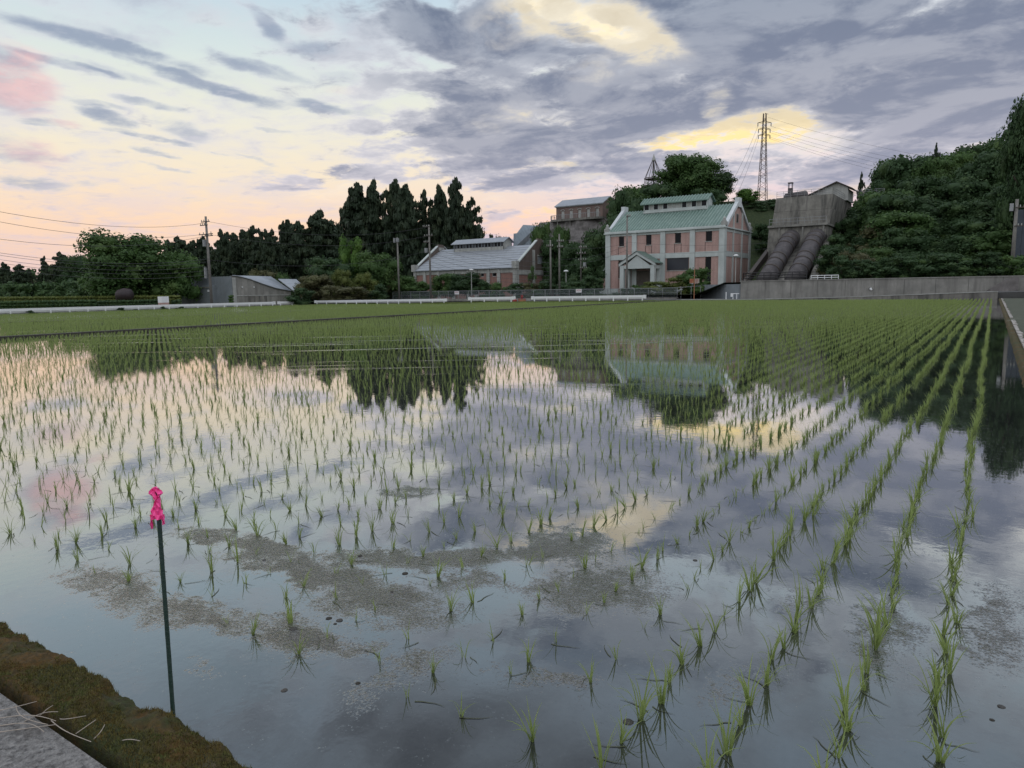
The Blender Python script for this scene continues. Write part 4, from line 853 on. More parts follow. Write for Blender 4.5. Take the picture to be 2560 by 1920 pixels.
def cedar_crown(seed, mat, per=60, low=.16, rad=.5, gaps=.12):
    """tall crown of heavy drooping boughs that end in separate tufts; unit width and height"""
    r = np.random.default_rng(seed); cs = []; rs = []; z = low
    while z < .95:
        f = (z - low) / (1 - low); env = rad * (1 - f ** 2.2) * (.5 + .5 * min(1, f * 5)) + .06
        for k in range(4 if env > .2 else 3):
            if r.uniform() < gaps: continue
            a = r.uniform(0, 2 * np.pi); L = env * r.uniform(.35, 1.25); s = r.uniform(.07, .13) * (.6 + .5 * env / rad)
            cs.append((L * math.cos(a), L * math.sin(a), z + r.normal(0, .008))); rs.append((s, s, s * .30))
            cs.append((L * .5 * math.cos(a), L * .5 * math.sin(a), z + .008)); rs.append((s * .8, s * .8, s * .22))
        z += .020 + .012 * r.uniform()
    for k in range(3): cs.append((r.normal(0, .03), r.normal(0, .03), .955 + .018 * k)); rs.append((.10 - .02 * k, .10 - .02 * k, .02))
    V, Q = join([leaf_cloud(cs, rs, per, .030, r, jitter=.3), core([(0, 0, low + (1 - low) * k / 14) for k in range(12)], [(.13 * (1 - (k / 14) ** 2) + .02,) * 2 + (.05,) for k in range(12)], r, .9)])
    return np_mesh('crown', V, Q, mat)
def trunk_mesh(seed, r0=.035, top=.85, limbs=6):
    r = random.Random(seed); mb = MB(); pts = [(0, 0, -.05)]; x = y = 0
    for k in range(1, 7): x += r.uniform(-.015, .015); y += r.uniform(-.015, .015); pts.append((x, y, top * k / 6))
    mb.tube(pts, r0, 7, r0 * .25)
    for k in range(limbs):
        z = r.uniform(.25, .7) * top; a = r.uniform(0, 6.28); L = r.uniform(.18, .36)
        mb.tube([(0, 0, z), (L * .5 * math.cos(a), L * .5 * math.sin(a), z + L * .35), (L * math.cos(a), L * math.sin(a), z + L * .6)], r0 * .45, 5, r0 * .12)
    me = mb.mesh('trunk', True); me.materials.append(MAT['bark']); return me
CROWN = {}
for k, (mt, n) in {'leaf': ('leaf', 4), 'dark': ('leaf_dark', 5), 'bright': ('leaf_bright', 2), 'yellow': ('leaf_yellow', 2), 'brown': ('leaf_brown', 2)}.items():
    CROWN[k] = [broad_crown(500 + 10 * len(k) + i, MAT[mt], lobes=34 + 4 * (i % 3), per=190) for i in range(n)]
CROWN['bush'] = [broad_crown(700 + i, MAT['leaf'], lobes=24, per=150, size=.07, low=.0) for i in range(3)]
CROWN['bush_dark'] = [broad_crown(720 + i, MAT['leaf_dark'], lobes=24, per=150, size=.07, low=.0) for i in range(3)]
CROWN['bush_yellow'] = [broad_crown(740 + i, MAT['leaf_yellow'], lobes=24, per=150, size=.07, low=.0) for i in range(2)]
CROWN['bush_brown'] = [broad_crown(760 + i, MAT['leaf_brown'], lobes=24, per=150, size=.07, low=.0) for i in range(2)]
CROWN['cedar'] = [cedar_crown(800 + i, MAT['cedar'], per=64, gaps=.16 + .1 * (i % 2)) for i in range(5)]
CROWN['cedar_thin'] = [cedar_crown(820 + i, MAT['cedar'], per=34, gaps=.42, low=.25) for i in range(2)]
CROWN['big'] = [broad_crown(900 + i, MAT['leaf'] if i == 0 else MAT['leaf_dark'], lobes=60, per=300, size=.046, low=.14, co=.42) for i in range(2)]
CROWN['sparse'] = [broad_crown(950 + i, MAT['leaf'], lobes=9, per=60, size=.08, low=.3) for i in range(2)]
TR = {'broad': [trunk_mesh(1 + i) for i in range(3)], 'cedar': [trunk_mesh(11 + i, .022, .97, 0) for i in range(2)], 'bush': [trunk_mesh(21, .02, .7, 4)]}
def plant(kind, base, w, h, label, cat, group=None, name=None, rz=None, idx=None, dy=1.0):
    bush = kind.startswith('bush'); ced = kind.startswith('cedar')
    nm = name or ('shrub' if bush else 'cedar_tree' if ced else 'broadleaf_tree')
    t = thing(nm, base, label, cat, group, rng.uniform(0, 6.28) if rz is None else rz)
    c = newobj('crown', rng.choice(CROWN[kind]) if idx is None else CROWN[kind][idx], t); c.scale = (w, w * dy, h)
    k = newobj('trunk', rng.choice(TR['bush' if bush else 'cedar' if ced else 'broad']), t); k.scale = (h * .55 if not ced else w * 1.3,) * 2 + (h,)
    return t
def plant_px(kind, u, vtop, Y, wpx, label, cat, group=None, zb=None, **kw):
    if 960 < u < 1800: Y = max(Y, float(np.interp(u, [1000, 1250, 1480, 1640, 1760], [132, 119.4, 109.8, 104, 103])) + 1.5 + wpx / FPX * Y * .4)
    p = at(u, vtop, Y); zb = float(H(p.x, p.y)) - .15 if zb is None else zb
    return plant(kind, (p.x, p.y, zb), wpx / FPX * Y * 1.02, p.z - zb, label, cat, group, **kw)
TALL = 'tall cedars behind the brick hall'
for u, v, w, k, lb in [(888, 463, 96, 'cedar', 'broad tall cedar, leftmost of the tall row above the bright green tree'), (933, 453, 62, 'cedar', 'tall dark cedar with a rounded tip, second of the tall row'), (983, 453, 66, 'cedar', 'tall cedar with a forked rounded tip above the slim grey pole'),
        (1012, 464, 64, 'cedar', 'tall dark cedar just right of the slim grey pole'), (1058, 478, 60, 'cedar_thin', 'tall cedar with see-through tip over the brick hall left end'), (1097, 466, 58, 'cedar', 'tall dark cedar behind the pole with many arms'),
        (1138, 449, 58, 'cedar', 'highest slender cedar behind the brick hall roof'), (1178, 497, 66, 'cedar_thin', 'open layered cedar, last on the right of the tall row'), (840, 570, 60, 'cedar_thin', 'shorter ragged cedar at the left foot of the tall row')]:
    plant_px(k, u, v, 180 + rng.uniform(-4, 6), w * 1.28, lb, 'cedar tree', TALL, zb=-.6)
for i, (u, v, w) in enumerate([(797, 528, 92), (741, 556, 66), (720, 552, 60), (706, 556, 36), (678, 576, 44), (664, 576, 40), (648, 574, 40), (630, 567, 56), (610, 577, 56), (587, 585, 50), (566, 583, 50), (552, 576, 44), (506, 594, 50), (481, 603, 54), (445, 594, 62), (420, 602, 48)]):
    pos = ['broad dark cedar with a ragged top left of the tall row', 'cedar just left of the ragged topped one', 'pointed cedar in the dark wood, three from the tall row', 'thin spiky cedar standing out above the dark wood', 'small cedar tip above the right end of the grey shed roof', 'narrow cedar tip above the grey shed roof', 'cedar tip above the middle of the grey shed roof', 'pointed cedar above the brown round bush', 'dark cedar above the left part of the shed roof', 'dark cedar directly above the shed left corner', 'cedar in the wood above the gap between the grey buildings', 'cedar tip close right of the tall utility pole', 'cedar close left of the tall utility pole', 'round topped cedar above the grey block building', 'dark cedar rising behind the rounded green tree', 'low cedar at the right shoulder of the big broad tree'][i]
    plant_px('cedar', u, v, 168 + rng.uniform(-8, 10), w * 1.25, pos, 'cedar tree', 'cedars of the dark wood behind the grey shed', zb=-.7)
# dark wood behind: one mass
def wood(name, spec, mats, label, size=1.0):
    V = []; n = 0; Q = []; r = np.random.default_rng(99); cs = []; rs = []
    for (u0, v0, u1, v1, Y0, Y1, wpx) in spec:
        m = max(2, int(abs(u1 - u0) / (wpx * .45)))
        for i in range(m + 1):
            f = i / m; Y = Y0 + (Y1 - Y0) * f; p = at(u0 + (u1 - u0) * f, v0 + (v1 - v0) * f + rng.uniform(-5, 9), Y + rng.uniform(-3, 3)); w = wpx / FPX * Y
            z = p.z - w * .15
            while z > -1.0:
                cs.append((p.x + rng.uniform(-.3, .3) * w, p.y + rng.uniform(-.3, .3) * w, z)); k = .6 * w * (.62 + .38 * min(1, (p.z - z) / (w * 1.5))); rs.append((k, k, k * .75)); z -= w * .45
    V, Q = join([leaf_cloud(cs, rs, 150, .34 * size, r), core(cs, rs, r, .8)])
    o = newobj(name, np_mesh(name, V, Q, mats)); return tag(o, label, 'wood', kind='stuff')
wood('wood', [(400, 640, 860, 600, 178, 178, 52), (830, 590, 1190, 575, 188, 188, 50), (860, 560, 1130, 545, 190, 190, 44)], MAT['cedar'], 'dark cedar wood closing the view behind the grey shed and tall cedars', 1.1)
wood('wood', [(-20, 690, 150, 668, 210, 190, 48), (150, 660, 240, 650, 180, 170, 44), (-20, 712, 420, 705, 150, 130, 40)], MAT['leaf_dark'], 'blue green wood low on the horizon at the left', 1.0)
for u, v, w, k, lb in [(10, 657, 44, 'cedar', 'small dark conifer at the far left edge of the wood'), (47, 662, 52, 'cedar', 'squat conifer second from the left edge'), (73, 672, 34, 'cedar_thin', 'thin conifer tip between the squat and the spire shaped ones'), (109, 642, 34, 'cedar', 'narrow spire shaped conifer standing apart at the left'), (150, 632, 60, 'cedar', 'dark pointed conifer against the left side of the big broad tree'), (186, 642, 80, 'dark', 'rounded dark tree tucked behind the big broad tree on its left')]:
    plant_px(k, u, v, 170, w, lb, 'conifer' if 'cedar' in k else 'tree', zb=-.7)
# broad trees on the left
plant_px('big', 308, 582, 112, 216, 'big broad dome shaped tree left of the tall utility pole', 'tree', zb=-.6, name='broadleaf_tree', idx=0)
plant_px('leaf', 440, 626, 116, 112, 'rounded green tree leaning on the right side of the big dome shaped tree', 'tree', zb=-.6)
plant_px('dark', 362, 690, 118, 110, 'low dark tree in front of the wood beside the grey block', 'tree', zb=-.6)
for u, v, Y, w, k, lb in [(877, 590, 136, 66, 'bright', 'tall bright green tree in front of the dark cedars'), (827, 641, 134, 126, 'dark', 'wide blue green tree left of the bright green one'), (944, 628, 134, 116, 'leaf', 'wide green tree between the bright green one and the hall'), (856, 673, 122, 62, 'yellow', 'round yellow green bush at the foot of the bright tree'),
        (912, 682, 122, 66, 'yellow', 'round olive bush right of the yellow green one'), (793, 689, 122, 100, 'brown', 'wide brownish green bush right of the grey shed'), (975, 682, 121, 72, 'brown', 'brown green layered bush at the slim grey pole'), (655, 668, 136, 72, 'bush_brown', 'round brown bush peeping over the grey shed roof'),
        (706, 680, 136, 46, 'bush', 'small green bush peeping over the shed roof right end'), (750, 720, 110, 64, 'bush_dark', 'dark low bush covering the right end of the shed'), (880, 716, 116, 96, 'bush_brown', 'low brown green bush behind the white rail, centre left'), (830, 712, 116, 60, 'bush_brown', 'low bush between the shed and the centre bushes'), (935, 708, 118, 70, 'bush_dark', 'low dark bush just left of the slim pole foot'),
        (1012, 690, 124, 74, 'leaf', 'green tree hiding the left end of the brick hall'), (1045, 702, 120, 80, 'bush', 'leafy bush before the left part of the brick hall'), (1113, 686, 120, 80, 'leaf', 'green tree before the middle of the brick hall'), (1165, 682, 120, 96, 'dark', 'dark green tree before the hall behind the round street lamp'), (1210, 704, 118, 44, 'bush_dark', 'small dark bush between two hall pilasters'),
        (1244, 706, 114, 44, 'bush', 'small pointed bush at the hall wall'), (1292, 708, 112, 62, 'bush_dark', 'dark bush before the hall corner pilaster'), (1330, 706, 112, 56, 'bush_brown', 'brownish bush before the hall gable'), (1358, 702, 113, 58, 'bush_dark', 'dark bush before the hall gable beside the paired poles'), (1330, 662, 117, 22, 'sparse', 'thin small tree against the grey gable'),
        (1435, 704, 116, 80, 'bush_dark', 'dark bush between the hall and the power station'), (1480, 690, 118, 70, 'bush_dark', 'tall dark bush left of the power station'), (1415, 700, 122, 50, 'bush_dark', 'dark bush behind the small street lamp')]:
    plant_px(k, u, v, Y, w, lb, 'bush' if k.startswith('bush') else 'tree', zb=-.4)
for u, v, Y, w, k, lb in [(1735, 670, 103.5, 84, 'bush', 'rounded garden bush right of the porch before the power station'), (1690, 694, 103, 70, 'bush_yellow', 'yellow green bush left of the rounded garden bush'), (1640, 704, 103.5, 76, 'bush_yellow', 'low yellow green bush in front of the porch'), (1600, 712, 104, 50, 'bush', 'low leafy bush at the porch left foot'), (1566, 720, 104, 62, 'bush_dark', 'low spreading conifer at the foot of the pole before the station'),
        (1775, 712, 101, 50, 'bush_dark', 'dark low bush against the sloping blue grey wall')]:
    plant_px(k, u, v, Y, w, lb, 'bush', zb=.1)
# trees of the hill behind
HG = 'trees and bushes of the hill behind the power station'
for u, v, Y, w, k, lb in [(1722, 392, 158, 150, 'big', 'big spreading dark tree on the hilltop above the green roof'), (1790, 430, 157, 96, 'dark', 'dark tree forming the right shoulder of the hilltop crown'), (1690, 388, 160, 70, 'leaf', 'upright tree at the left of the hilltop crown beside the spire'), (1868, 472, 152, 56, 'bright', 'pale green slender tree behind the gable top'),
        (1590, 462, 156, 120, 'leaf', 'rounded green tree below the spire frame'), (1552, 478, 150, 80, 'dark', 'dark tree right of the hilltop brick house'), (1650, 462, 152, 110, 'dark', 'dark bushy tree under the spire platform'), (1620, 500, 146, 120, 'dark', 'dark tree directly behind the roof left of the monitor'), (1545, 540, 142, 110, 'dark', 'dark tree on the slope left of the station roof'),
        (1500, 575, 140, 110, 'dark', 'dark tree on the slope under the hilltop house'), (1450, 610, 136, 90, 'dark', 'dark tree at the foot of the rocky cliff'), (1480, 640, 130, 100, 'dark', 'dark tree on the slope behind the arm pole'), (1405, 570, 162, 50, 'leaf', 'small leafy tree at the cliff edge left of the hilltop house'), (1370, 545, 170, 62, 'sparse', 'bare thin tree against the sky left of the hilltop house'),
        (1350, 566, 166, 60, 'leaf', 'tree on the ridge above the hall gable'), (1385, 600, 150, 70, 'dark', 'dark tree above the hall gable'), (1925, 498, 150, 60, 'bush_dark', 'dark hedge bush left of the concrete block top'), (1895, 505, 150, 50, 'bush_dark', 'dark bush at the foot of the lattice tower'), (1770, 470, 150, 90, 'dark', 'dark tree hidden mostly behind the roof monitor'),
        (1905, 560, 140, 50, 'bush_dark', 'dark bush low on the grassy slope by the gable'), (1560, 600, 134, 80, 'dark', 'dark tree just behind the left pilaster of the station'), (1250, 588, 185, 60, 'bush_brown', 'brown scrub on the far ridge left of the slate roof'), (1215, 596, 186, 50, 'bush_brown', 'brown scrub further left on the far ridge')]:
    p = at(u, v, Y); zb = float(H(p.x, p.y)) - .2
    if p.z - zb < 2.2: zb = p.z - max(2.2, w / FPX * Y * .6)
    plant(k, (p.x, p.y, zb), w / FPX * Y * 1.05, p.z - zb, lb, 'bush' if 'bush' in k else 'tree', HG)
# forested slope on the right
RG = 'trees of the wooded slope above the retaining wall'
def skyline(u): return float(np.interp(u, [2085, 2140, 2175, 2230, 2260, 2300, 2340, 2400, 2440, 2490, 2520, 2560, 2700], [560, 520, 505, 400, 380, 392, 398, 368, 350, 352, 330, 300, 290]))
rr = random.Random(77); cnt = 0; tree_no = {}; row_now = -1
where = ['low on the slope', 'halfway up the slope', 'near the crest']
def slope_tree(u, v, Y, w, k):
    global cnt
    p = at(u, v, Y); zb = float(H(p.x, p.y)) - .3; h = p.z - zb
    if h < w / FPX * Y * .7: zb = p.z - w / FPX * Y * .8; h = p.z - zb
    if h > w / FPX * Y * 1.25: zb = p.z - w / FPX * Y * 1.25; h = p.z - zb
    kind_w = {'dark': 'dark leafy tree', 'leaf': 'greener leafy tree', 'brown': 'olive brown tree'}[k]
    rown = 0 if row_now == -1 else row_now + 1
    lab = kind_w + ' of the right slope, ' + ['skyline row', 'row just under the skyline', 'second row under the skyline', 'middle row', 'row below the middle', 'second lowest row', 'lowest row above the wall'][rown]
    n = tree_no.get(rown, 0) + 1; tree_no[rown] = n
    lab += ', ' + ['leftmost', 'second', 'third', 'fourth', 'fifth', 'sixth', 'seventh', 'eighth', 'ninth', 'tenth', 'eleventh', 'twelfth', 'thirteenth', 'fourteenth'][n - 1] + (' there' if n == 1 else ' from the left')
    plant(k, (p.x, p.y, zb), w / FPX * Y, h, lab, 'tree', RG); cnt += 1
for u in range(2150, 2640, 38): slope_tree(u + rr.uniform(-8, 8), skyline(u) + rr.uniform(-2, 12), 128 + rr.uniform(-4, 8), rr.uniform(110, 150), rr.choice(['dark', 'dark', 'leaf']))
for row, (dv, Y) in enumerate([(45, 122), (95, 116), (145, 110), (195, 105), (238, 101)]):
    row_now = row
    for u in range(2110 - row * 4, 2640, 58):
        uu = u + rr.uniform(-16, 16); v = skyline(uu) + dv + rr.uniform(-16, 16)
        if v > 672: continue
        if uu < 2120 and v < 540: continue
        slope_tree(uu, v, Y * .98 + rr.uniform(-3, 3), rr.uniform(120, 165), rr.choice(['dark', 'dark', 'leaf', 'dark', 'brown' if uu < 2230 else 'dark']))
row_now = 5
for u in range(2095, 2530, 42): slope_tree(u + rr.uniform(-8, 8), 628 + rr.uniform(-14, 20), 97 + rr.uniform(0, 2), rr.uniform(95, 125), rr.choice(['dark', 'leaf', 'brown' if u < 2180 else 'dark']))
for u, v, Y, w, lb in ((2112, 548, 118, 70, 'tree pressed against the right side of the concrete block, upper one'), (2090, 588, 110, 66, 'tree pressed against the right side of the concrete block, middle one'), (2078, 636, 104, 60, 'brownish tree right of the right pipe foot'), (2112, 640, 102, 76, 'brown green tree just right of the pipes above the white railing')):
    p = at(u, v, Y); zb = p.z - w / FPX * Y * 1.1; plant('brown' if 'brown' in lb else 'dark', (p.x, p.y, zb), w / FPX * Y, p.z - zb, lb, 'tree', RG)
ROWW = ['farthest left', 'second', 'third', 'fourth', 'fifth', 'sixth', 'seventh', 'eighth', 'ninth', 'tenth', 'eleventh', 'twelfth', 'thirteenth', 'fourteenth', 'fifteenth']
for i, u in enumerate(range(2110, 2550, 32)):
    p = on_y(u + rr.uniform(-8, 8), 690, 98.4 + rr.uniform(0, 1.6)); s = rr.uniform(3.2, 5.0)
    plant(rr.choice(['bush_dark', 'bush', 'bush_dark']), (p.x, p.y, 2.0), s, s * rr.uniform(.62, .9), 'leafy bush right behind the retaining wall top, ' + ROWW[i] + (' of that row' if i == 0 else ' from the left'), 'bush', 'bushes along the top of the retaining wall')
plant_px('cedar_thin', 2155, 432, 140, 22, 'small pointed conifer on the skyline right of the hilltop shed', 'conifer')
plant_px('cedar_thin', 2342, 360, 128, 26, 'little conifer tip poking above the wooded slope', 'conifer')
plant_px('big', 2582, 250, 96, 118, 'tall dark pine at the right edge with layered boughs', 'pine tree', name='pine_tree', idx=1)
# clipped hedges and tufts on the left
def hedge(u0, u1, vt, Y, depth, label, mat, zb=-.5):
    a, b = at(u0, vt, Y), at(u1, vt - 4, Y); L = (b - a).length; z1 = a.z; r = np.random.default_rng(int(u0) + 55); m = int(L / .55)
    cs = [tuple(a + (b - a) * ((i + .5) / m) + Vector((0, 0, -k * .42 - .2))) for i in range(m) for k in range(max(1, int((z1 - zb) / .42)))]
    V, Q = join([leaf_cloud(cs, [(.42, depth, .26)] * len(cs), 46, .10, r, jitter=.12), core(cs, [(.4, depth, .24)] * len(cs), r, .85)])
    o = newobj('hedge', np_mesh('hedge', V, Q, mat)); return tag(o, label, 'hedge')
hedge(-10, 450, 742, 106, .5, 'long clipped hedge with light green top behind the left rail', MAT['leaf_yellow'])
hedge(-10, 240, 753, 98, .4, 'dark low hedge nearest the road at the far left', MAT['leaf_dark'])
hedge(225, 412, 752, 100, .4, 'dark brown green hedge left of the white and brick pillar', MAT['leaf_dark'])
hedge(428, 452, 752, 100, .4, 'short dark hedge between the pillar and the grey block', MAT['leaf_dark'])
hedge(569, 585, 740, 112, .5, 'short bit of hedge between the two grey buildings', MAT['leaf'])
for u, v, w, lb in [(78, 778, 24, 'small dark tuft at the rail, leftmost'), (303, 771, 20, 'small round tuft under the left rail, below the dark monument'), (334, 775, 24, 'flat tuft right of the round one under the rail'), (409, 768, 22, 'round tuft under the rail below the pillar'), (455, 768, 20, 'twin tuft under the rail left of the utility pole'), (438, 771, 14, 'tiny tuft beside the twin tuft'), (484, 771, 26, 'flat wide tuft under the rail at the utility pole')]:
    p = on_x(u, v, -88.6); plant('bush_dark', (p.x, p.y, -.45), w / FPX * 88, p.z + .55, lb, 'tuft', 'dark tufts along the left rail', name='grass_tuft')
# ------------------------------------------------------------------ retaining walls, penstocks, headworks
def T(name, label, cat, group=None, loc=(0, 0, 0)): return thing(name, loc, label, cat, group)
w = T('retaining_wall', 'long stained grey concrete retaining wall behind the far road on the right', 'wall', loc=(-12, 95, 0))
for i, x in enumerate(np.arange(-27.6, 4.0, 3.16)):
    x = float(x); MB(w.location).box((x + .015, 95.0, -.3), (x + 3.145, 95.5, 2.2)).build('wall_panel', MAT['concrete'], w)
MB(w.location).box((-27.7, 94.92, 2.2), (4.2, 95.6, 2.32)).build('coping', MAT['concrete'], w)
p = MB().prism([(-35.6, 103.0), (-27.72, 94.95), (-27.4, 95.3), (-35.3, 103.3)], 'z', -.3, 1.9)
tag(p.build('sloping_wall', MAT['concrete_blue']), 'blue grey rendered wall running from the garden bushes to the retaining wall corner', 'wall')
tag(MB().prism([(-.75, .62), (2.2, .70), (2.2, 2.1), (1.3, 2.1)], 'y', 92.8, 94.9).build('stone_steps', MAT['rock']), 'sloping dark stone steps at the right end of the retaining wall', 'steps')
def railing(name, a, b, h, n, mat, label, bars=2, r=.03, group=None):
    a, b = Vector(a), Vector(b); t = T(name, label, 'railing', group, a); 
    for k in range(n + 1):
        p = a + (b - a) * k / n; MB(a).tube([p, p + Vector((0, 0, h))], r, 5).build('post', mat, t)
    for k in range(bars): z = Vector((0, 0, h * (k + 1) / bars)); MB(a).tube([a + z, b + z], r, 5).build('rail', mat, t)
    return t
railing('railing', (-27.5, 95.8, 2.32), (-19.6, 95.8, 2.32), 1.0, 9, MAT['black'], 'dark steel railing on the wall in front of the two big pipes', 3, .055)
railing('railing', (-27.5, 95.8, 2.32), (-27.5, 98.4, 2.32), 1.0, 2, MAT['steel_dark'], 'short dark railing returning at the wall corner', 3, .055)
railing('railing', (-19.2, 96.4, 2.0), (-16.0, 96.4, 2.0), .8, 4, MAT['white'], 'low white pipe railing on top of the retaining wall', 3, .045)
def headworks():
    t = T('concrete_headworks', 'tall stained concrete block above the two big rusty pipes', 'concrete structure', loc=(-26.4, 124, 0)); O = t.location
    for (a, b) in ((15.9, 13.6), (13.6, 11.35)):
        fa = 124.1 - (15.9 - a) * .09; fb = 124.1 - (15.9 - b) * .09; xl = -30.6 - (15.9 - a) * .1; xl2 = -30.6 - (15.9 - b) * .1
        MB(O).add([(xl, fa, a), (-21.9, fa, a), (-21.9, 142, a), (xl, 142, a), (xl2, fb, b + .03), (-22.2, fb, b + .03), (-22.2, 142, b + .03), (xl2, 142, b + .03)], [(0, 1, 2, 3), (4, 7, 6, 5), (0, 4, 5, 1), (1, 5, 6, 2), (2, 6, 7, 3), (3, 7, 4, 0)]).build('concrete_lift', MAT['concrete_dark'], t)
    MB(O).box((-31.3, 122.0, 11.0), (-22.2, 136, 11.35)).build('ledge', MAT['concrete'], t)
    MB(O).prism([(122.5, 11.0), (136, 11.0), (136, 1.0), (120.8, 1.0), (121.5, 6.5)], 'x', -31.2, -22.4).build('concrete_base', MAT['concrete_dark'], t)
    for x in (-29.6, -26.0, -22.9): MB(O).box((x, 122.1, 8.9), (x + .25, 122.6, 10.9)).build('rib', MAT['concrete'], t)
    MB(O).prism([(121.6, 7.5), (121.6, 1.5), (110.5, 1.5), (110.5, 1.9)], 'x', -26.9, -24.9).build('saddle', MAT['concrete_dark'], t)
    MB(O).prism([(121.6, 8.2), (121.6, 1.5), (110.5, 1.5), (110.5, 2.0)], 'x', -22.5, -21.3).build('side_wall', MAT['concrete_dark'], t)
    MB(O).prism([(122.6, 7.6), (121.6, 6.0), (109.0, 1.2), (109.0, 2.2)], 'x', -31.6, -31.0).build('side_wall', MAT['steel_dark'], t)
headworks()
def penstock(x0, x1, label, r=1.32):
    a, b = Vector((x0, 121.6, 9.1)), Vector((x1, 109.6, 2.15)); t = T('penstock_pipe', label, 'pipe', 'pair of big rusty water pipes', b)
    top = [a + Vector((0, 1.6, .15)), a + Vector((0, .2, -.1)), a + (b - a) * .06]
    MB(b).tube(top + [a + (b - a) * f for f in (.2, .4, .6, .8, 1)], [r * 1.06] * 3 + [r] * 5, 28).build('pipe', MAT['rust'], t, True)
    for f in (.04, .13, .24, .50, .62, .78):
        p = a + (b - a) * f; d = (b - a).normalized() * .11; MB(b).tube([p - d, p + d], r * 1.07, 28).build('flange', MAT['steel_dark'], t, True)
    return t
penstock(-27.6, -28.25, 'left big rusty water pipe coming down from the concrete block'); penstock(-23.75, -24.15, 'right big rusty water pipe coming down from the concrete block')
railing('railing', (-31.1, 122.2, 11.35), (-22.4, 122.2, 11.35), 1.0, 8, MAT['steel_grey'], 'grey railing along the ledge halfway up the concrete block', 2, .03)
railing('railing', (-30.6, 124.4, 15.9), (-22.0, 124.4, 15.9), 1.0, 8, MAT['steel_grey'], 'thin grey railing along the top of the concrete block', 3, .025)
railing('railing', (-22.0, 124.4, 15.9), (-22.0, 136.0, 15.9), 1.0, 8, MAT['steel_grey'], 'thin grey railing along the right side of the concrete block top', 3, .025)
railing('railing', (-20.9, 137.0, 16.5), (-16.2, 137.0, 16.5), 1.1, 4, MAT['steel_grey'], 'short railing on the hilltop right of the pale shed', 4, .03)
def hill_shed():
    t = T('hilltop_shed', 'small pale corrugated shed with dark lopsided roof on top of the concrete block', 'shed', loc=(-24.5, 135, 15.9)); O = t.location
    poly = [(-21.5, 15.9), (-21.5, 18.0), (-23.3, 18.95), (-27.9, 17.05), (-27.9, 15.9)]
    MB(O).prism(poly, 'y', 135, 135.97).build('wall', MAT['trim_old'], t); MB(O).prism([(-21.6, 15.9), (-21.6, 17.9), (-23.3, 18.8), (-27.8, 16.9), (-27.8, 15.9)], 'y', 135.99, 141).build('wall', MAT['trim_old'], t)
    MB(O).prism([(-20.8, 17.72), (-20.8, 17.86), (-23.3, 19.16), (-28.6, 16.98), (-28.6, 16.84), (-23.3, 18.98)], 'y', 134.5, 141.4).build('roof', MAT['steel_dark'], t)
    for x in (-26.7, -25.5, -24.4): MB(O).box((x, 134.94, 16.0), (x + .85, 134.985, 17.0)).build('panel', MAT['white'], t)
hill_shed()
t = T('boiler_tank', 'dark rusty horizontal tank lying on the concrete block', 'tank', loc=(-29.4, 132, 15.9)); O = t.location
MB(O).tube([(-31.2, 132, 16.75), (-31.0, 132, 16.75), (-27.6, 132, 16.95), (-27.4, 132, 16.95)], [.45, .72, .78, .5], 14).build('tank', MAT['rust'], t, True); MB(O).box((-30.6, 131.5, 15.9), (-30.2, 132.5, 16.3)).build('foot', MAT['steel_dark'], t); MB(O).box((-28.6, 131.5, 15.9), (-28.2, 132.5, 16.3)).build('foot', MAT['steel_dark'], t)
t = T('chimney_stack', 'rusty square stack with open cage top beside the tank', 'chimney', loc=(-30.0, 131, 15.9)); O = t.location
MB(O).box((-30.35, 130.7, 15.9), (-29.65, 131.4, 18.2)).build('shaft', MAT['rust'], t); c = MB(O)
for x in (-30.33, -29.75):
    for y in (130.72, 131.3): c.box((x, y, 18.2), (x + .08, y + .08, 19.0))
c.box((-30.4, 130.65, 19.0), (-29.6, 131.45, 19.15)).build('cage_top', MAT['rust'], t)
# rocky cliff and house on the hilltop
def cliff(name, x0, x1, y0, y1, z0, z1, seed, label):
    nx, nz = 64, 44; u = np.linspace(0, 1, nx + 1); v = np.linspace(0, 1, nz + 1); U, V = np.meshgrid(u, v)
    blk = np.floor(fbmn(U * 14, V * 9, seed, 3) * 9) / 9; d = (fbmn(U * 6, V * 6, seed + 1) - .5) * 2.6 + blk * 2.4 + (fbmn(U * 30, V * 26, seed + 2) - .5) * .6
    X = x0 + (x1 - x0) * U + (V - .5) * .4; Z = z0 + (z1 - z0) * V; Y = y0 + (y1 - y0) * V - d * .8 + 3.0 * np.abs(U - .5) ** 2 * 4
    i = (np.arange(nx)[None, :] + np.arange(nz)[:, None] * (nx + 1)).ravel(); V3 = np.stack([X, Y, Z], -1).reshape(-1, 3); Q = np.stack([i, i + 1, i + nx + 2, i + nx + 1], -1)
    return tag(newobj(name, np_mesh(name, V3, Q, MAT['rock'])), kind='structure')
cliff('cliff', -94.0, -72.0, 141.5, 150.0, 2.5, 17.9, 71, '')
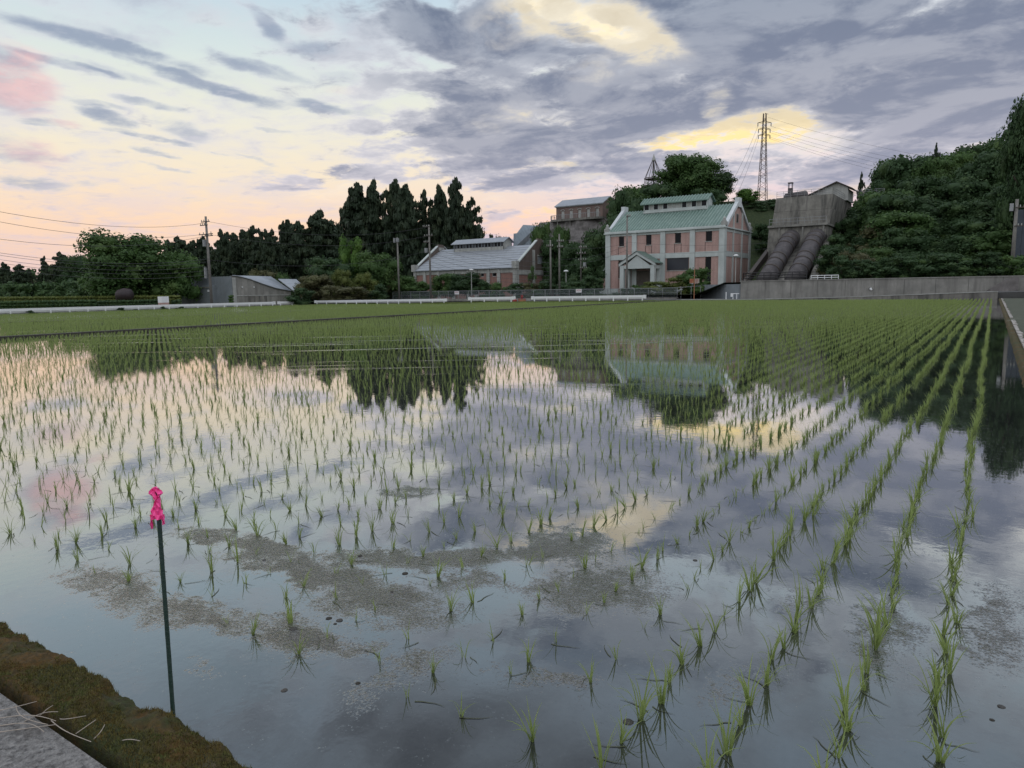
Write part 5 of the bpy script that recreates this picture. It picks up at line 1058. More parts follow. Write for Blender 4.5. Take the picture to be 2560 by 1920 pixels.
def hill_house():
    x0, x1, y0, y1, zb, ze, zr = -87.7, -75.4, 150.0, 157.0, 17.9, 21.2, 22.9; ym = (y0 + y1) / 2
    t = T('hilltop_house', 'brick house with grey roof and curved balcony on the rocky hilltop', 'house', loc=(x0, y0, zb)); O = t.location
    wx = [on_y(u, 540, y0).x for u in (1407, 1428, 1449, 1471, 1493)]
    mb = MB(O); xs = sorted([x0, x1] + [w - .42 for w in wx] + [w + .42 for w in wx])
    for a, b in zip(xs[:-1], xs[1:]):
        hole = any(abs((a + b) / 2 - w) < .3 for w in wx); mb.box((a, y0, 19.9 if hole else zb), (b, y0 + .35, ze))
    mb.box((x0, y0 + .35, zb), (x0 + .35, y1, ze)).box((x1 - .35, y0 + .35, zb), (x1, y1, ze)).prism([(y0, ze), (y1, ze), (ym, zr - .1)], 'x', x1 - .35, x1 - .02).prism([(y0, ze), (y1, ze), (ym, zr - .1)], 'x', x0 + .02, x0 + .35)
    mb.build('wall', MAT['brick_hill'], t)
    for w in wx:
        d = MB(O).box((w - .42, y0 + .12, zb), (w + .42, y0 + .2, 19.9)).build('door', MAT['trim_old'], t)
        a = MB(O); 
        for k in range(7):
            th = math.pi * (k + .5) / 7; a.box((w + .5 * math.cos(th) - .12, y0 - .06, 19.9 + .28 * math.sin(th)), (w + .5 * math.cos(th) + .12, y0 - .01, 20.02 + .28 * math.sin(th)))
        a.build('arch', MAT['trim_old'], d)
    MB(O).box((x0 - .1, y0 - .25, ze - .45), (x1 + .1, y0 - .02, ze - .2)).build('cornice', MAT['trim_old'], t)
    r = MB(O)
    for s in (1, -1):
        ya = y0 - .45 if s == 1 else y1 + .45; r.add([(x0 - .3, ya, ze - .12), (x1 + .3, ya, ze - .12), (x1 + .3, ym, zr), (x0 - .3, ym, zr), (x0 - .3, ya, ze - .3), (x1 + .3, ya, ze - .3), (x1 + .3, ym, zr - .18), (x0 - .3, ym, zr - .18)], [(0, 1, 2, 3), (0, 4, 5, 1), (4, 7, 6, 5), (1, 5, 6, 2), (0, 3, 7, 4)])
    r.build('roof', MAT['greyroof'], t)
    b = MB(O); pts = [(x0 - 1.2, y0 + 1.5), (x0 - 1.3, y0 - .4), (x0 - .4, y0 - 1.6), (x0 + 2, y0 - 2.0), (x1 - 1, y0 - 2.0), (x1 + .6, y0 - 1.2), (x1 + .6, y0 - .02), (x0, y0 - .02), (x0 - .02, y0 + 1.5)]
    b.prism(pts, 'z', zb - .5, zb - .02); bal = b.build('balcony', MAT['concrete_dark'], t)
    edge = [Vector((p[0], p[1], zb)) for p in pts[:6]]; rl = MB(O); L = []
    for k in range(len(edge) - 1):
        m = max(1, int((edge[k + 1] - edge[k]).length / .45)); L += [edge[k] + (edge[k + 1] - edge[k]) * j / m for j in range(m)]
    for p in L: rl.box((p.x - .03, p.y - .03, zb), (p.x + .03, p.y + .03, zb + .95))
    rl.tube([p + Vector((0, 0, .95)) for p in L], .05, 5); o = rl.build('balustrade', MAT['steel_grey'], bal); o['kind'] = 'stuff'
    for x in (x0 + 1.2, x0 + 4.6, x0 + 8): MB(O).tube([(x, y0 - 1.6, zb - .5), (x + .3, y0 - 1.2, zb - 3.4)], .12, 6).build('strut', MAT['concrete'], t)
hill_house()
def spire():
    c = Vector((-65.2, 155.1, 24.3)); t = T('spire_frame', 'conical steel frame with pointed pale cap on the hilltop', 'spire', loc=c)
    MB(c).tube([c + Vector((0, 0, -5)), c + Vector((0, 0, 6.0))], .14, 8).build('mast', MAT['steel_dark'], t)
    MB(c).tube([c + Vector((0, 0, 5.6)), c + Vector((0, 0, 5.75)), c + Vector((0, 0, 7.1))], [.42, .46, .03], 16).build('cap', MAT['trim_old'], t)
    for k in range(8):
        a = k * math.pi / 4 + .2; o = Vector((math.cos(a), math.sin(a), 0)); MB(c).tube([c + o * 2.05 + Vector((0, 0, 0)), c + o * 2.05 + Vector((0, 0, 1.8)), c + o * .35 + Vector((0, 0, 5.65))], .06, 5).build('leg', MAT['steel_dark'], t)
    ring = [Vector((math.cos(k * math.pi / 12), math.sin(k * math.pi / 12), 0)) for k in range(25)]
    for z, r, w in ((1.75, 2.05, .1), (1.55, 1.6, .06), (0.02, 2.5, .14), (.9, 2.05, .04)): MB(c).tube([c + q * r + Vector((0, 0, z)) for q in ring], w, 5).build('ring', MAT['steel_dark'], t)
    MB(c).tube([c + Vector((0, 0, 1.5)), c + Vector((0, 0, 1.62))], 1.9, 20).build('platform', MAT['steel_dark'], t)
    MB(c).tube([c + Vector((0, 0, -.25)), c + Vector((0, 0, -.05))], 2.7, 20).build('platform', MAT['steel_dark'], t)
spire()
def lattice_tower():
    c = Vector((-51.5, 194.5, 19.0)); h = 26.6; t = T('lattice_tower', 'tall slim rusty lattice power pylon rising behind the hedge', 'pylon', loc=c)
    def w(z): return .95 * (1 - z / h) + .26
    leg = lambda sx, sy: MB(c).tube([c + Vector((sx * w(0), sy * w(0), 0)), c + Vector((sx * w(h * .7), sy * w(h * .7), h * .7)), c + Vector((sx * .3, sy * .3, h))], .085, 4).build('leg', MAT['pylon'], t)
    for sx in (-1, 1):
        for sy in (-1, 1): leg(sx, sy)
    z = 0; m = MB(c); k = 0
    while z < h - 1.0:
        dz = max(.8, w(z) * 1.35); a, b = w(z), w(z + dz)
        for (p, q) in (((-1, -1), (1, -1)), ((1, -1), (1, 1)), ((1, 1), (-1, 1)), ((-1, 1), (-1, -1))):
            A, B = (p, q) if k % 2 else (q, p); m.tube([c + Vector((A[0] * a, A[1] * a, z)), c + Vector((B[0] * b, B[1] * b, z + dz))], .045, 3)
            if k % 4 == 0: m.tube([c + Vector((p[0] * a, p[1] * a, z)), c + Vector((q[0] * a, q[1] * a, z))], .04, 3)
        z += dz; k += 1
    o = m.build('bracing', MAT['pylon'], t)
    for zz, L in ((h - 2.3, 1.7), (h - 3.9, 1.5), (h - 5.4, 1.5)):
        A = MB(c)
        for s in (-1, 1): A.tube([c + R0 * s * .3 + Vector((0, 0, zz + .3)), c + R0 * s * L + Vector((0, 0, zz))], .06, 4); A.tube([c + R0 * s * .3 + Vector((0, 0, zz - .1)), c + R0 * s * L + Vector((0, 0, zz))], .05, 4)
        arm = A.build('cross_arm', MAT['pylon'], t)
        for s in (-1, 1): MB(c).tube([c + R0 * s * L + Vector((0, 0, zz)), c + R0 * s * L + Vector((0, 0, zz - .9))], [.12, .12], 6).build('insulator', MAT['steel_grey'], arm)
    MB(c).tube([c + Vector((0, 0, h)), c + R0 * .9 + Vector((0, 0, h - .2))], .05, 4).build('cross_arm', MAT['pylon'], t)
MAT['pylon'] = mottled('pylon_steel', (.045, .03, .03), (.07, .045, .042), 2, .7, .1, 20)
lattice_tower()
wire_mat = mottled('wire', (.05, .05, .055), (.06, .06, .065), 1, .6, 0, 5)
def wire(a, b, sag, label, group, r=.02, n=14):
    a, b = Vector(a), Vector(b); pts = [a + (b - a) * (i / n) - Vector((0, 0, sag * 4 * (i / n) * (1 - i / n))) for i in range(n + 1)]
    return tag(MB(a).tube(pts, r, 3, cap=False).build('overhead_wire', wire_mat), label, 'wire', group)
def move0(o, a): o.location = Vector(a); return o
_w = wire
def wire(a, b, sag, label, group, r=.02, n=14): return move0(_w(a, b, sag, label, group, r, n), a)
tw = Vector((-51.5, 194.5, 19.0))
for k, (zz, L) in enumerate(((24.3, -1.7), (22.7, -1.5), (21.2, -1.5))):
    e = at(1822 + 8 * k, 470 + 14 * k, 128); wire(tw + R0 * L + Vector((0, 0, zz - .9)), e, .6, ['topmost', 'middle', 'lowest'][k] + ' of the three wires falling left from the pylon to the big tree', 'wires left of the pylon', .028)
for k, (zz, L, u, v) in enumerate(((26.5, .9, 2560, 428), (24.3, 1.7, 2560, 446), (24.0, -1.0, 2560, 458), (22.7, 1.5, 2560, 474), (22.4, -1.0, 2560, 486), (21.2, 1.5, 2560, 500))):
    wire(tw + R0 * L + Vector((0, 0, zz - .9)), at(u, v, 150), 1.4, ['uppermost', 'second', 'third', 'fourth', 'fifth', 'lowest'][k] + ' of the fine wires running right from the pylon over the wooded slope', 'wires right of the pylon', .022)

# ------------------------------------------------------------------ grey sheds on the left
t = T('block_building', 'low windowless grey block building right beside the utility pole', 'building', loc=(-105, 69.1, -.5)); O = t.location
MB(O).prism([(-114.8, -.5), (-105, -.5), (-105, 3.05), (-107, 3.1), (-114.8, 2.8)], 'y', 69.1, 73.4).build('wall', MAT['concrete_blue'], t)
MB(O).box((-115, 68.95, 2.62), (-104.9, 69.08, 2.8)).build('eaves_band', MAT['concrete_dark'], t)
for u, v in ((522, 727), (553, 729)):
    p = on_x(u, v, -104.95) if u > 540 else on_y(u, v, 69.0); MB(O).box((p.x - .15, p.y - .15, p.z - .15), (p.x + .15, p.y + .02, p.z + .15)).build('wall_light', MAT['white'], t)
t = T('wing_roof_shed', 'grey shed with a twisted pale metal roof falling to the right', 'shed', loc=(-101, 70.2, -.5)); O = t.location
cv = [(70.2, 4.5), (71.5, 4.4), (73.5, 3.95), (76, 3.15), (78.5, 2.45), (81.6, 1.95)]
MB(O).prism([(70.2, -.5)] + cv + [(81.6, -.5)], 'x', -101.3, -101.0).build('wall', MAT['concrete'], t)
MB(O).prism([(-112, -.5), (-101.0, -.5), (-101.0, 4.42), (-112, 4.4)], 'y', 70.0, 70.18).build('wall', MAT['concrete_blue'], t)
bk = [(70.2, 4.55), (73, 4.65), (76, 4.7), (79, 4.7), (82, 4.65), (85, 4.6)]
V = []; [V.extend([(-100.8, y, z + .10), (-110.5, yb, zb + .1)]) for (y, z), (yb, zb) in zip(cv, bk)]
V += [(x, y, z - .16) for x, y, z in V]; n = 6; F = [(2 * i, 2 * i + 2, 2 * i + 3, 2 * i + 1) for i in range(n - 1)] + [(12 + 2 * i, 13 + 2 * i, 15 + 2 * i, 14 + 2 * i) for i in range(n - 1)] + [(2 * i, 12 + 2 * i, 14 + 2 * i, 2 * i + 2) for i in range(n - 1)] + [(10, 22, 23, 11)]
MB(O).add(V, F).build('roof', MAT['greyroof_pale'] if 'greyroof_pale' in MAT else MAT['greyroof'], t, True)
q = [at(695, 697, 133), at(741, 698, 135), at(768, 724, 128), at(737, 729, 125)]; MB(O).add([tuple(p) for p in q] + [tuple(p - Vector((0, 0, .15))) for p in q], [(0, 1, 2, 3), (4, 7, 6, 5), (0, 4, 5, 1), (1, 5, 6, 2), (2, 6, 7, 3), (3, 7, 4, 0)]).build('roof', MAT['greyroof'], t)
MB(O).box((-101.0, 70.2, 1.25), (-100.93, 81.5, 1.38)).build('sill_band', MAT['trim_old'], t)
MB(O).box((-101.0, 73.0, -.5), (-100.94, 76.6, 1.24)).build('door', MAT['concrete_dark'], t); MB(O).box((-101.0, 70.2, -.5), (-100.86, 70.8, 4.2)).build('corner_pillar', MAT['trim_old'], t)
for y in (71.9, 74.1): MB(O).box((-101, y, 2.6), (-100.85, y + .16, 2.76)).build('wall_light', MAT['white'], t)
# slate roof seen over the hall
q = [at(1308, 562, 182), at(1345, 564, 188), at(1310, 616, 178), at(1283, 622, 170), at(1284, 584, 174), at(1292, 583, 176)]
t = tag(MB(q[3]).add([tuple(p) for p in q] + [tuple(p - Vector((0, -1.5, 2.0))) for p in q], [(0, 1, 2, 3, 4, 5), (11, 10, 9, 8, 7, 6)] + [(i, (i + 1) % 6, 6 + (i + 1) % 6, 6 + i) for i in range(6)]).build('slate_roof', MAT['slate']), 'steep blue grey slate roof standing behind the brick hall', 'roof'); t.location = q[3]

# ------------------------------------------------------------------ poles, lamps, wires
def pole(u, vt, vb, Y, r, label, arms=(), group=None, box=None, name='utility_pole'):
    a, b = at(u, vt, Y), at(u, vb, Y); base = Vector((a.x, a.y, b.z)); t = T(name, label, 'utility pole', group, base); H_ = a.z - b.z
    MB(base).tube([base, base + Vector((0, 0, H_))], r, 8, r * .7).build('pole', MAT['pole'], t, True)
    for (dz, L, off) in arms:
        z = H_ - dz; arm = MB(base).box((base.x + off - L / 2, base.y - .22, base.z + z - .05), (base.x + off + L / 2, base.y - .12, base.z + z + .06)).build('cross_arm', MAT['steel_dark'], t)
        for k in range(4): x = base.x + off - L / 2 + L * (k + .2) / 3.6; MB(base).tube([(x, base.y - .17, base.z + z + .06), (x, base.y - .17, base.z + z + .3)], .06, 5).build('insulator', MAT['trim_old'], arm)
    for (dz, dx, w, h) in (box or ()): MB(base).box((base.x + dx - w / 2, base.y - .5, base.z + H_ - dz - h), (base.x + dx + w / 2, base.y - .1, base.z + H_ - dz)).build('equipment_box', MAT['steel_grey'], t)
    return base + Vector((0, 0, H_))
p1 = pole(514, 541, 770, 101, .21, 'tall concrete utility pole with many cross arms beside the grey block building', [(.75, 1.9, 0.1), (1.2, 1.7, -.3), (2.45, 3.2, 0), (2.7, 2.6, .3)], None, [(7.0, -.4, .25, 1.5), (3.2, -.25, .3, .9)])
MB().tube([p1, p1 + Vector((0, 0, .9))], .05, 5)
p2 = pole(993, 594, 752, 131, .19, 'slim grey pole with small box on top at the left end of the mesh fence', [], None, [(.1, -.35, .3, .8), (.1, .35, .3, .7)])
p3 = pole(1072, 562, 745, 127, .19, 'pole with three cross arms standing before the hall roof left part', [(.3, 1.5, -.5), (1.9, 2.0, 0), (3.0, 1.2, -.5)], None, [(4.0, -.5, .5, .8)])
p4 = pole(1376, 600, 735, 115, .17, 'left one of the paired dark poles before the hall gable', [(1.0, 1.2, 0)])
p5 = pole(1398, 585, 731, 115, .17, 'right one of the paired dark poles before the hall gable', [(1.2, 1.3, .3), (2.1, 1.1, .3)])
p6 = pole(1568, 537, 740, 108, .17, 'dark pole standing right before the power station roof', [(.25, .7, .3)])
p7 = pole(1452, 612, 702, 124, .12, 'thin pole with four short arms on the dark slope left of the power station', [(.5, 1.6, .5), (1.5, 1.8, .2), (2.6, 1.6, .4), (4.0, 1.4, .6)], None, [(3.0, .9, .4, .7)])
p8 = pole(2543, 498, 692, 88, .24, 'grey concrete pole at the right edge above the stone steps', [(1.0, 1.4, .6), (3.2, 1.2, .5)], None, [(.5, -.5, .4, .9)])
t = T('blue_grey_shed', 'tall blue grey corrugated shed cut by the right edge behind the pole', 'shed', loc=(3.2, 112, 2)); O = t.location
for k in range(14): MB(O).box((1.95 + k * .62, 111.2 + .05 * (k % 2), 1.9), (2.55 + k * .62, 112, 10.6)).build('wall_panel', MAT['bluecorr'] if 'bluecorr' in MAT else MAT['concrete_blue'], t)
MB(O).box((1.9, 110.6, 1.8), (9, 111.1, 3.0)).build('base_wall', MAT['trim'], t)
def lamp(u, vt, vb, Y, label):
    a, b = at(u, vt, Y), at(u, vb, Y); base = Vector((a.x, a.y, b.z)); t = T('street_lamp', label, 'street lamp', 'white headed street lamps', base); h = a.z - b.z
    MB(base).tube([base, base + Vector((0, 0, h - .25))], .06, 6).build('pole', MAT['trim_old'], t)
    MB(base).tube([base + Vector((0, 0, h - .3)), base + Vector((0, 0, h - .22)), base + Vector((0, 0, h - .05)), base + Vector((0, 0, h))], [.2, .42, .30, .08], 12).build('lamp_head', MAT['white'], t, True)
lamp(1178, 672, 742, 124, 'street lamp with round white head before the brick hall'); lamp(1415, 675, 706, 118, 'small street lamp with white head in the gap between hall and station'); lamp(1840, 636, 712, 107, 'street lamp with white dome head at the power station side wall')
G1 = 'overhead wires on the left'
for k, (v0, L, dz, sg) in enumerate([(505, 1, -.9, 1.2), (530, 1, -2.4, 1.2), (580, -1, -2.6, 1.4), (612, -1, -5.8, 1.2), (618, -1, -6.2, 1.2), (629, -1, -6.8, 1.2), (637, -1, -7.4, 1.2), (652, -1, -8.0, 1.2)]):
    e = at(-120, v0, 62 + 3 * k); wire(e, p1 + Vector((-.4 * L, 0, dz)), sg, ['topmost', 'second', 'third', 'fourth', 'fifth', 'sixth', 'seventh', 'lowest'][k] + ' of the wires coming in from the left edge to the tall pole', G1, .022)
for k, (dz, dz2) in enumerate([(-.75, -.4), (-2.5, -1.9), (-6.0, -4.5)]):
    wire(p1 + Vector((.6, 0, dz)), p3 + Vector((-.4, 0, dz2)), 1.6, ['topmost', 'middle', 'lowest'][k] + ' of the wires from the tall pole to the pole before the hall', 'wires across the dark wood', .02)
for k, (a, b) in enumerate([(-3.1, -3.6), (-3.9, -4.4), (-4.8, -5.0), (-5.5, -5.6), (-6.3, -6.2), (-7.0, -6.6)]):
    wire(p3 + Vector((.1, -.2, a)), p4 + Vector((0, -.2, b)), .55 + .12 * k, ['first', 'second', 'third', 'fourth', 'fifth', 'sixth'][k] + ' wire from the top drawn across the grey hall roof', 'wires across the hall roof', .022)
for k, (a, b) in enumerate([(-1.2, -1.0), (-2.0, -4.2), (-4.0, -4.6), (-5.0, -5.2)]):
    wire(p5 + Vector((0, -.2, a)), p6 + Vector((0, -.2, b)), .5, ['topmost', 'second', 'third', 'lowest'][k] + ' wire between the paired poles and the pole before the power station', 'wires left of the power station', .018)
for k, dz in enumerate([-4.0, -5.4]):
    e = at(2000, 600 + 12 * k, 100); wire(p6 + Vector((0, -.1, dz)), e, .6, ['upper', 'lower'][k] + ' wire sagging across the power station front', 'wires before the power station', .016)

# ------------------------------------------------------------------ fence, guard rails, roadside things
link = NT('chain_link'); link.fin((.20, .24, .25), .6, Metallic=.3)
v = link.co(rot=(0, math.radians(45), 0)); wv = link.n('ShaderNodeSeparateXYZ'); link.put(wv.inputs[0], v)
def lines(c): return link.math('GREATER_THAN', link.math('FRACT', link.math('MULTIPLY', c, 9.0)), .86)
fac = link.math('MAXIMUM', lines(wv.outputs[0]), lines(wv.outputs[2])); tb = link.n('ShaderNodeBsdfTransparent'); mx = link.n('ShaderNodeMixShader'); link.put(mx.inputs[0], fac); link.put(mx.inputs[1], tb.outputs[0]); link.put(mx.inputs[2], link.b.outputs[0]); link.put(link.out.inputs[0], mx.outputs[0])
def mesh_fence(x0, x1, y, zt, label):
    t = T('chain_link_fence', label, 'fence', loc=(x0, y, 0)); O = t.location; n = int(round((x1 - x0) / 2.2)); me = None; step = (x1 - x0) / n
    for k in range(n + 1):
        x = x0 + k * step
        if me is None: me = MB().tube([(0, 0, 0), (0, 0, zt + .45)], .045, 5).mesh('post'); me.materials.append(MAT['steel_grey'])
        o = newobj('post', me, t); o.location = (x - x0, 0, -.45)
    MB(O).tube([(x0, y, zt - .03), (x1, y, zt - .03)], .035, 5).build('top_rail', MAT['steel_grey'], t)
    MB(O).tube([(x0, y, zt * .55), (x1, y, zt * .55)], .018, 4).build('tension_wire', MAT['steel_grey'], t)
    m = MB(O).add([(x0, y + .04, -.3), (x1, y + .04, -.3), (x1, y + .04, zt - .04), (x0, y + .04, zt - .04)], [(0, 1, 2, 3)]).build('mesh', link.m, t)
    return t
f = mesh_fence(-92.5, -37.4, 98.0, 1.55, 'long grey chain link fence between the road and the old buildings')
t = T('chain_link_fence', 'short chain link fence in front of the garden bushes by the blue grey wall', 'fence', loc=(-37.4, 98, 0)); O = t.location
for x, y in ((-37.0, 98.4), (-35.9, 99.5), (-34.9, 100.6)): MB(O).tube([(x, y, -.3), (x, y, 1.7)], .045, 5).build('post', MAT['steel_grey'], t)
MB(O).tube([(-37.4, 98, 1.55), (-34.9, 100.6, 1.75)], .03, 5).build('top_rail', MAT['steel_grey'], t)
MB(O).box((-92.6, 97.75, -.5), (-37.3, 98.25, -.12 + .3)).build('fence_kerb', MAT['concrete'], t)
for u, v in ((1142, 732), (1447, 727)):
    p = on_y(u, v, 97.9); nm = 'left' if u < 1300 else 'right'
    t = T('warning_sign', 'small white notice plate with red lettering on the mesh fence, ' + ('before the brick hall' if u < 1300 else 'left of the power station'), 'sign', 'notice plates on the mesh fence', p)
    MB(p).box((p.x - .5, p.y - .02, p.z - .27), (p.x + .5, p.y + .0, p.z + .27)).build('plate', MAT['white'], t)
    for zz in (.1, -.06): 
        for k in range(5): MB(p).box((p.x - .38 + k * .16, p.y - .035, p.z + zz), (p.x - .28 + k * .16, p.y - .022, p.z + zz + .09)).build('lettering', MAT['red'], t)
def guard_rail(name, P0, P1, label, zg=None, h=.78, n=None, end=True):
    P0, P1 = Vector(P0), Vector(P1); t = T(name, label, 'guard rail', 'white guard rails along the road', P0); d = (P1 - P0); L = d.length; d.normalize(); s = Vector((-d.y, d.x, 0)); n = n or max(1, round(L / 2.0))
    def bar(z0, z1, w, a=0.0, b=None):
        b = L if b is None else b; A = P0 + d * a; B = P0 + d * b; q = [A - s * w, B - s * w, B + s * w, A + s * w]
        return MB(P0).add([tuple(p + Vector((0, 0, z))) for z in (z0, z1) for p in q], [(0, 3, 2, 1), (4, 5, 6, 7), (0, 1, 5, 4), (1, 2, 6, 5), (2, 3, 7, 6), (3, 0, 4, 7)])
    bar(h - .30, h, .05, -.25, L + .25).build('beam', MAT['white'], t); bar(h - .42, h - .36, .03).build('lower_rail', MAT['white'], t)
    pm = MB().box((-.06, -.06, -.2), (.06, .06, h - .3)).mesh('post'); pm.materials.append(MAT['white'])
    for k in range(n + 1): o = newobj('post', pm, t); o.location = d * (L * k / n)
    if end:
        for p in (P0 - d * .3, P1 + d * .3): MB(P0).box((p.x - .14, p.y - .14, p.z + h - .40), (p.x + .14, p.y + .14, p.z + h + .03)).build('end_cap', MAT['white'], t)
guard_rail('guard_rail', (-88.9, 24, -.42), (-88.9, 68.4, -.42), 'longest white guard rail running in from the left edge')
guard_rail('guard_rail', (-88.9, 69.8, -.42), (-88.9, 74.2, -.42), 'shortest white guard rail, in front of the bush beside the grey shed')
def xy(u, y, z): p = on_y(u, 750, y); return (p.x, y, z)
guard_rail('guard_rail', xy(792, 77.0, -.42), xy(1110, 79.4, -.30), 'white guard rail left of the mesh fence, before the brown bushes')
guard_rail('guard_rail', xy(1178, 80.0, -.15), xy(1278, 80.0, -.1), 'white guard rail just left of the red valve stand')
guard_rail('guard_rail', xy(1336, 80.0, -.1), xy(1606, 80.0, -.05), 'white guard rail just right of the red valve stand')
t = MB(Vector((-89.4, 24, -.5))).box((-89.7, 24, -.5), (-89.4, 61, .12)).build('low_wall', MAT['concrete_lip2'] if 'concrete_lip2' in MAT else MAT['trim_old']); tag(t, 'low pale concrete wall right behind the long left guard rail', 'wall'); t.location = (-89.4, 24, -.5)
# red valve stand
p = xy(1305, 82.2, -.15); p = Vector(p); t = T('valve_stand', 'red irrigation valve stand between two white guard rails', 'valve', loc=p)
m = MB(p); [m.tube([p + Vector((x, 0, 0)), p + Vector((x, 0, .48))], .04, 5) for x in (-.55, .55)]; m.tube([p + Vector((-.6, 0, .48)), p + Vector((.6, 0, .48))], .04, 5); m.build('frame', MAT['red'], t)
MB(p).tube([p + Vector((0, 0, .45)), p + Vector((0, 0, .75)), p + Vector((0, 0, .78)), p + Vector((0, 0, 1.0))], [.07, .07, .15, .03], 8).build('spindle', MAT['red'], t); MB(p).tube([p + Vector((.2 * math.cos(a), 0, .8 + .2 * math.sin(a))) for a in np.linspace(0, 6.283, 13)], .03, 5).build('hand_wheel', MAT['red'], t)
MB(p).box((p.x - .45, p.y - .1, p.z), (p.x + .4, p.y + .25, p.z + .4)).build('box', MAT['rust_light'], t)
p = Vector(xy(1287, 82.0, -.15)); t = T('fire_hydrant', 'small red hydrant with white top at the end of the guard rail', 'hydrant', loc=p)
MB(p).tube([p, p + Vector((0, 0, .35)), p + Vector((0, 0, .45))], [.32, .32, .15], 10).build('body', MAT['red'], t); MB(p).tube([p + Vector((0, 0, .45)), p + Vector((0, 0, .75)), p + Vector((0, 0, .85))], [.12, .12, .04], 8).build('cap', MAT['white'], t)
# orange sign on a pole
p = Vector(xy(1735, 84.3, -.08)); t = T('road_sign', 'rusty orange pole with a two panel sign at the paddy edge before the bushes', 'sign', loc=p); MB(p).tube([p, p + Vector((0, 0, 3.9))], .045, 6).build('pole', MAT['rust_light'], t)
for dx, w in ((-.30, .5), (.36, .55)): 
    pl = MB(p).box((p.x + dx - w / 2, p.y - .09, p.z + 2.15), (p.x + dx + w / 2, p.y - .06, p.z + 2.68)).build('plate', MAT['rust_light'] if dx < 0 else MAT['straw'], t)
    for k in range(3): MB(p).box((p.x + dx - w * .35, p.y - .105, p.z + 2.26 + .13 * k), (p.x + dx + w * (.1 + .1 * k), p.y - .092, p.z + 2.31 + .13 * k)).build('lettering', MAT['red'], pl)
p = Vector((-26.3, 88.0, 0)); t = T('meter_box', 'white meter box on a white pipe stand at the wall corner', 'box', loc=p)
m = MB(p); [m.tube([p + Vector((x, 0, -.05)), p + Vector((x, 0, .72))], .05, 6) for x in (-.15, .3)]; m.tube([p + Vector((-.2, 0, .72)), p + Vector((.6, 0, .72))], .05, 6); m.build('stand', MAT['white'], t); MB(p).box((p.x - .42, p.y - .1, p.z + .35), (p.x - .14, p.y + .12, p.z + .78)).build('box', MAT['white'], t)
p = Vector((-27.3, 88.0, -.05)); t = tag(MB(p).tube([p, p + Vector((0, 0, .98))], .06, 6).build('marker_post', MAT['white']), 'single white marker post left of the white meter box', 'post'); t.location = p
p = on_y(2176, 722, 94.9); t = T('wall_lamp', 'little white lamp fixed to the long retaining wall', 'lamp', loc=p); MB(p).box((p.x - .14, p.y - .2, p.z - .1), (p.x + .02, p.y, p.z + .12)).build('bracket', MAT['black'], t); MB(p).tube([p + Vector((.0, -.2, .05)), p + Vector((.18, -.25, -.15))], [.16, .10], 8).build('shade', MAT['white'], t)
# pillar and monument on the left
p = Vector((-95.2, 55.2, -.45)); t = T('gate_pillar', 'short pillar, white on top and brick below, in the long left hedge', 'pillar', loc=p); MB(p).box((p.x - .5, p.y - .5, p.z), (p.x + .5, p.y + .5, p.z + 1.0)).build('brick_base', MAT['brick'], t); MB(p).box((p.x - .5, p.y - .5, p.z + 1.003), (p.x + .5, p.y + .5, p.z + 1.85)).build('white_top', MAT['white'], t)
p = Vector((-104.6, 54.9, .9)); t = T('turbine_monument', 'big dark rusty turbine casing on feet standing under the dome shaped tree', 'monument', loc=p)
MB(p).tube([p + R0 * -1.15 + Vector((0, 0, .7)), p + R0 * -.9 + Vector((0, 0, .75)), p + Vector((0, 0, .85)), p + R0 * .8 + Vector((0, 0, .8)), p + R0 * 1.1 + Vector((0, 0, .8))], [.5, .75, .95, .85, .5], 18).build('casing', MAT['monument'] if 'monument' in MAT else MAT['steel_dark'], t, True)
for x in (-.7, .7): MB(p).tube([p + R0 * x + Vector((0, 0, -1.4)), p + R0 * x + Vector((0, 0, .3))], .16, 8).build('foot', MAT['steel_dark'], t)
MB(p).tube([p + R0 * -1.25 + Vector((0, 0, -1.4)), p + R0 * -1.25 + Vector((0, 0, .9))], .12, 6).build('foot', MAT['steel_dark'], t)
# ------------------------------------------------------------------ foreground objects
sb = on_z(434, 1800, .08); st = at(392, 1222, (sb - CAM).dot(F0))
t = T('marker_stake', 'dark green garden stake with pink tape stuck at the mossy bank edge', 'stake', loc=sb); ax = (st - sb).normalized(); lo = sb - ax * .2
MB(sb).tube([lo] + [lo + (st - lo) * f for f in np.linspace(.05, 1, 22)], [.0072 + .0005 * (i % 2) for i in range(23)], 10).build('rod', MAT['stake'], t, True)
MB(sb).tube([st - ax * .035, st + ax * .002], .0082, 10).build('cap', MAT['black'], t)
# tape: wrapped round the rod and flaring into two crumpled bows
def bow(c, pts, thick=.0012, seed=1):
    r = random.Random(seed); mb = MB(sb); n = 9; rows = []
    for i, (h, w) in enumerate(pts):
        row = []; w = w * .82
        for k in range(n):
            f = (k / (n - 1) - .5) * 2; z = c + ax * h + R0 * (w * f) + F0 * (-.012 - .006 * math.cos(f * 5 + h * 200) + r.uniform(-.0025, .0025)); row.append(z)
        rows.append(row)
    for s in (0, thick):
        V = [tuple(p + F0 * s) for row in rows for p in row]; m = len(rows); mb.add(V, [(i * n + k, i * n + k + 1, (i + 1) * n + k + 1, (i + 1) * n + k) for i in range(m - 1) for k in range(n - 1)])
    return mb
bow(st, [(-.034, .006), (-.024, .016), (-.014, .029), (-.004, .024), (.006, .014), (.010, .006)], seed=3).build('pink_tape', MAT['pink'], t)
bow(st - ax * .07, [(-.036, .024), (-.020, .025), (-.004, .024), (.010, .018), (.020, .010), (.034, .005)], seed=4).build('pink_tape', MAT['pink'], t)
MB(sb).tube([st - ax * .10, st - ax * .03], .0095, 12).build('pink_wrap', MAT['pink'], t)
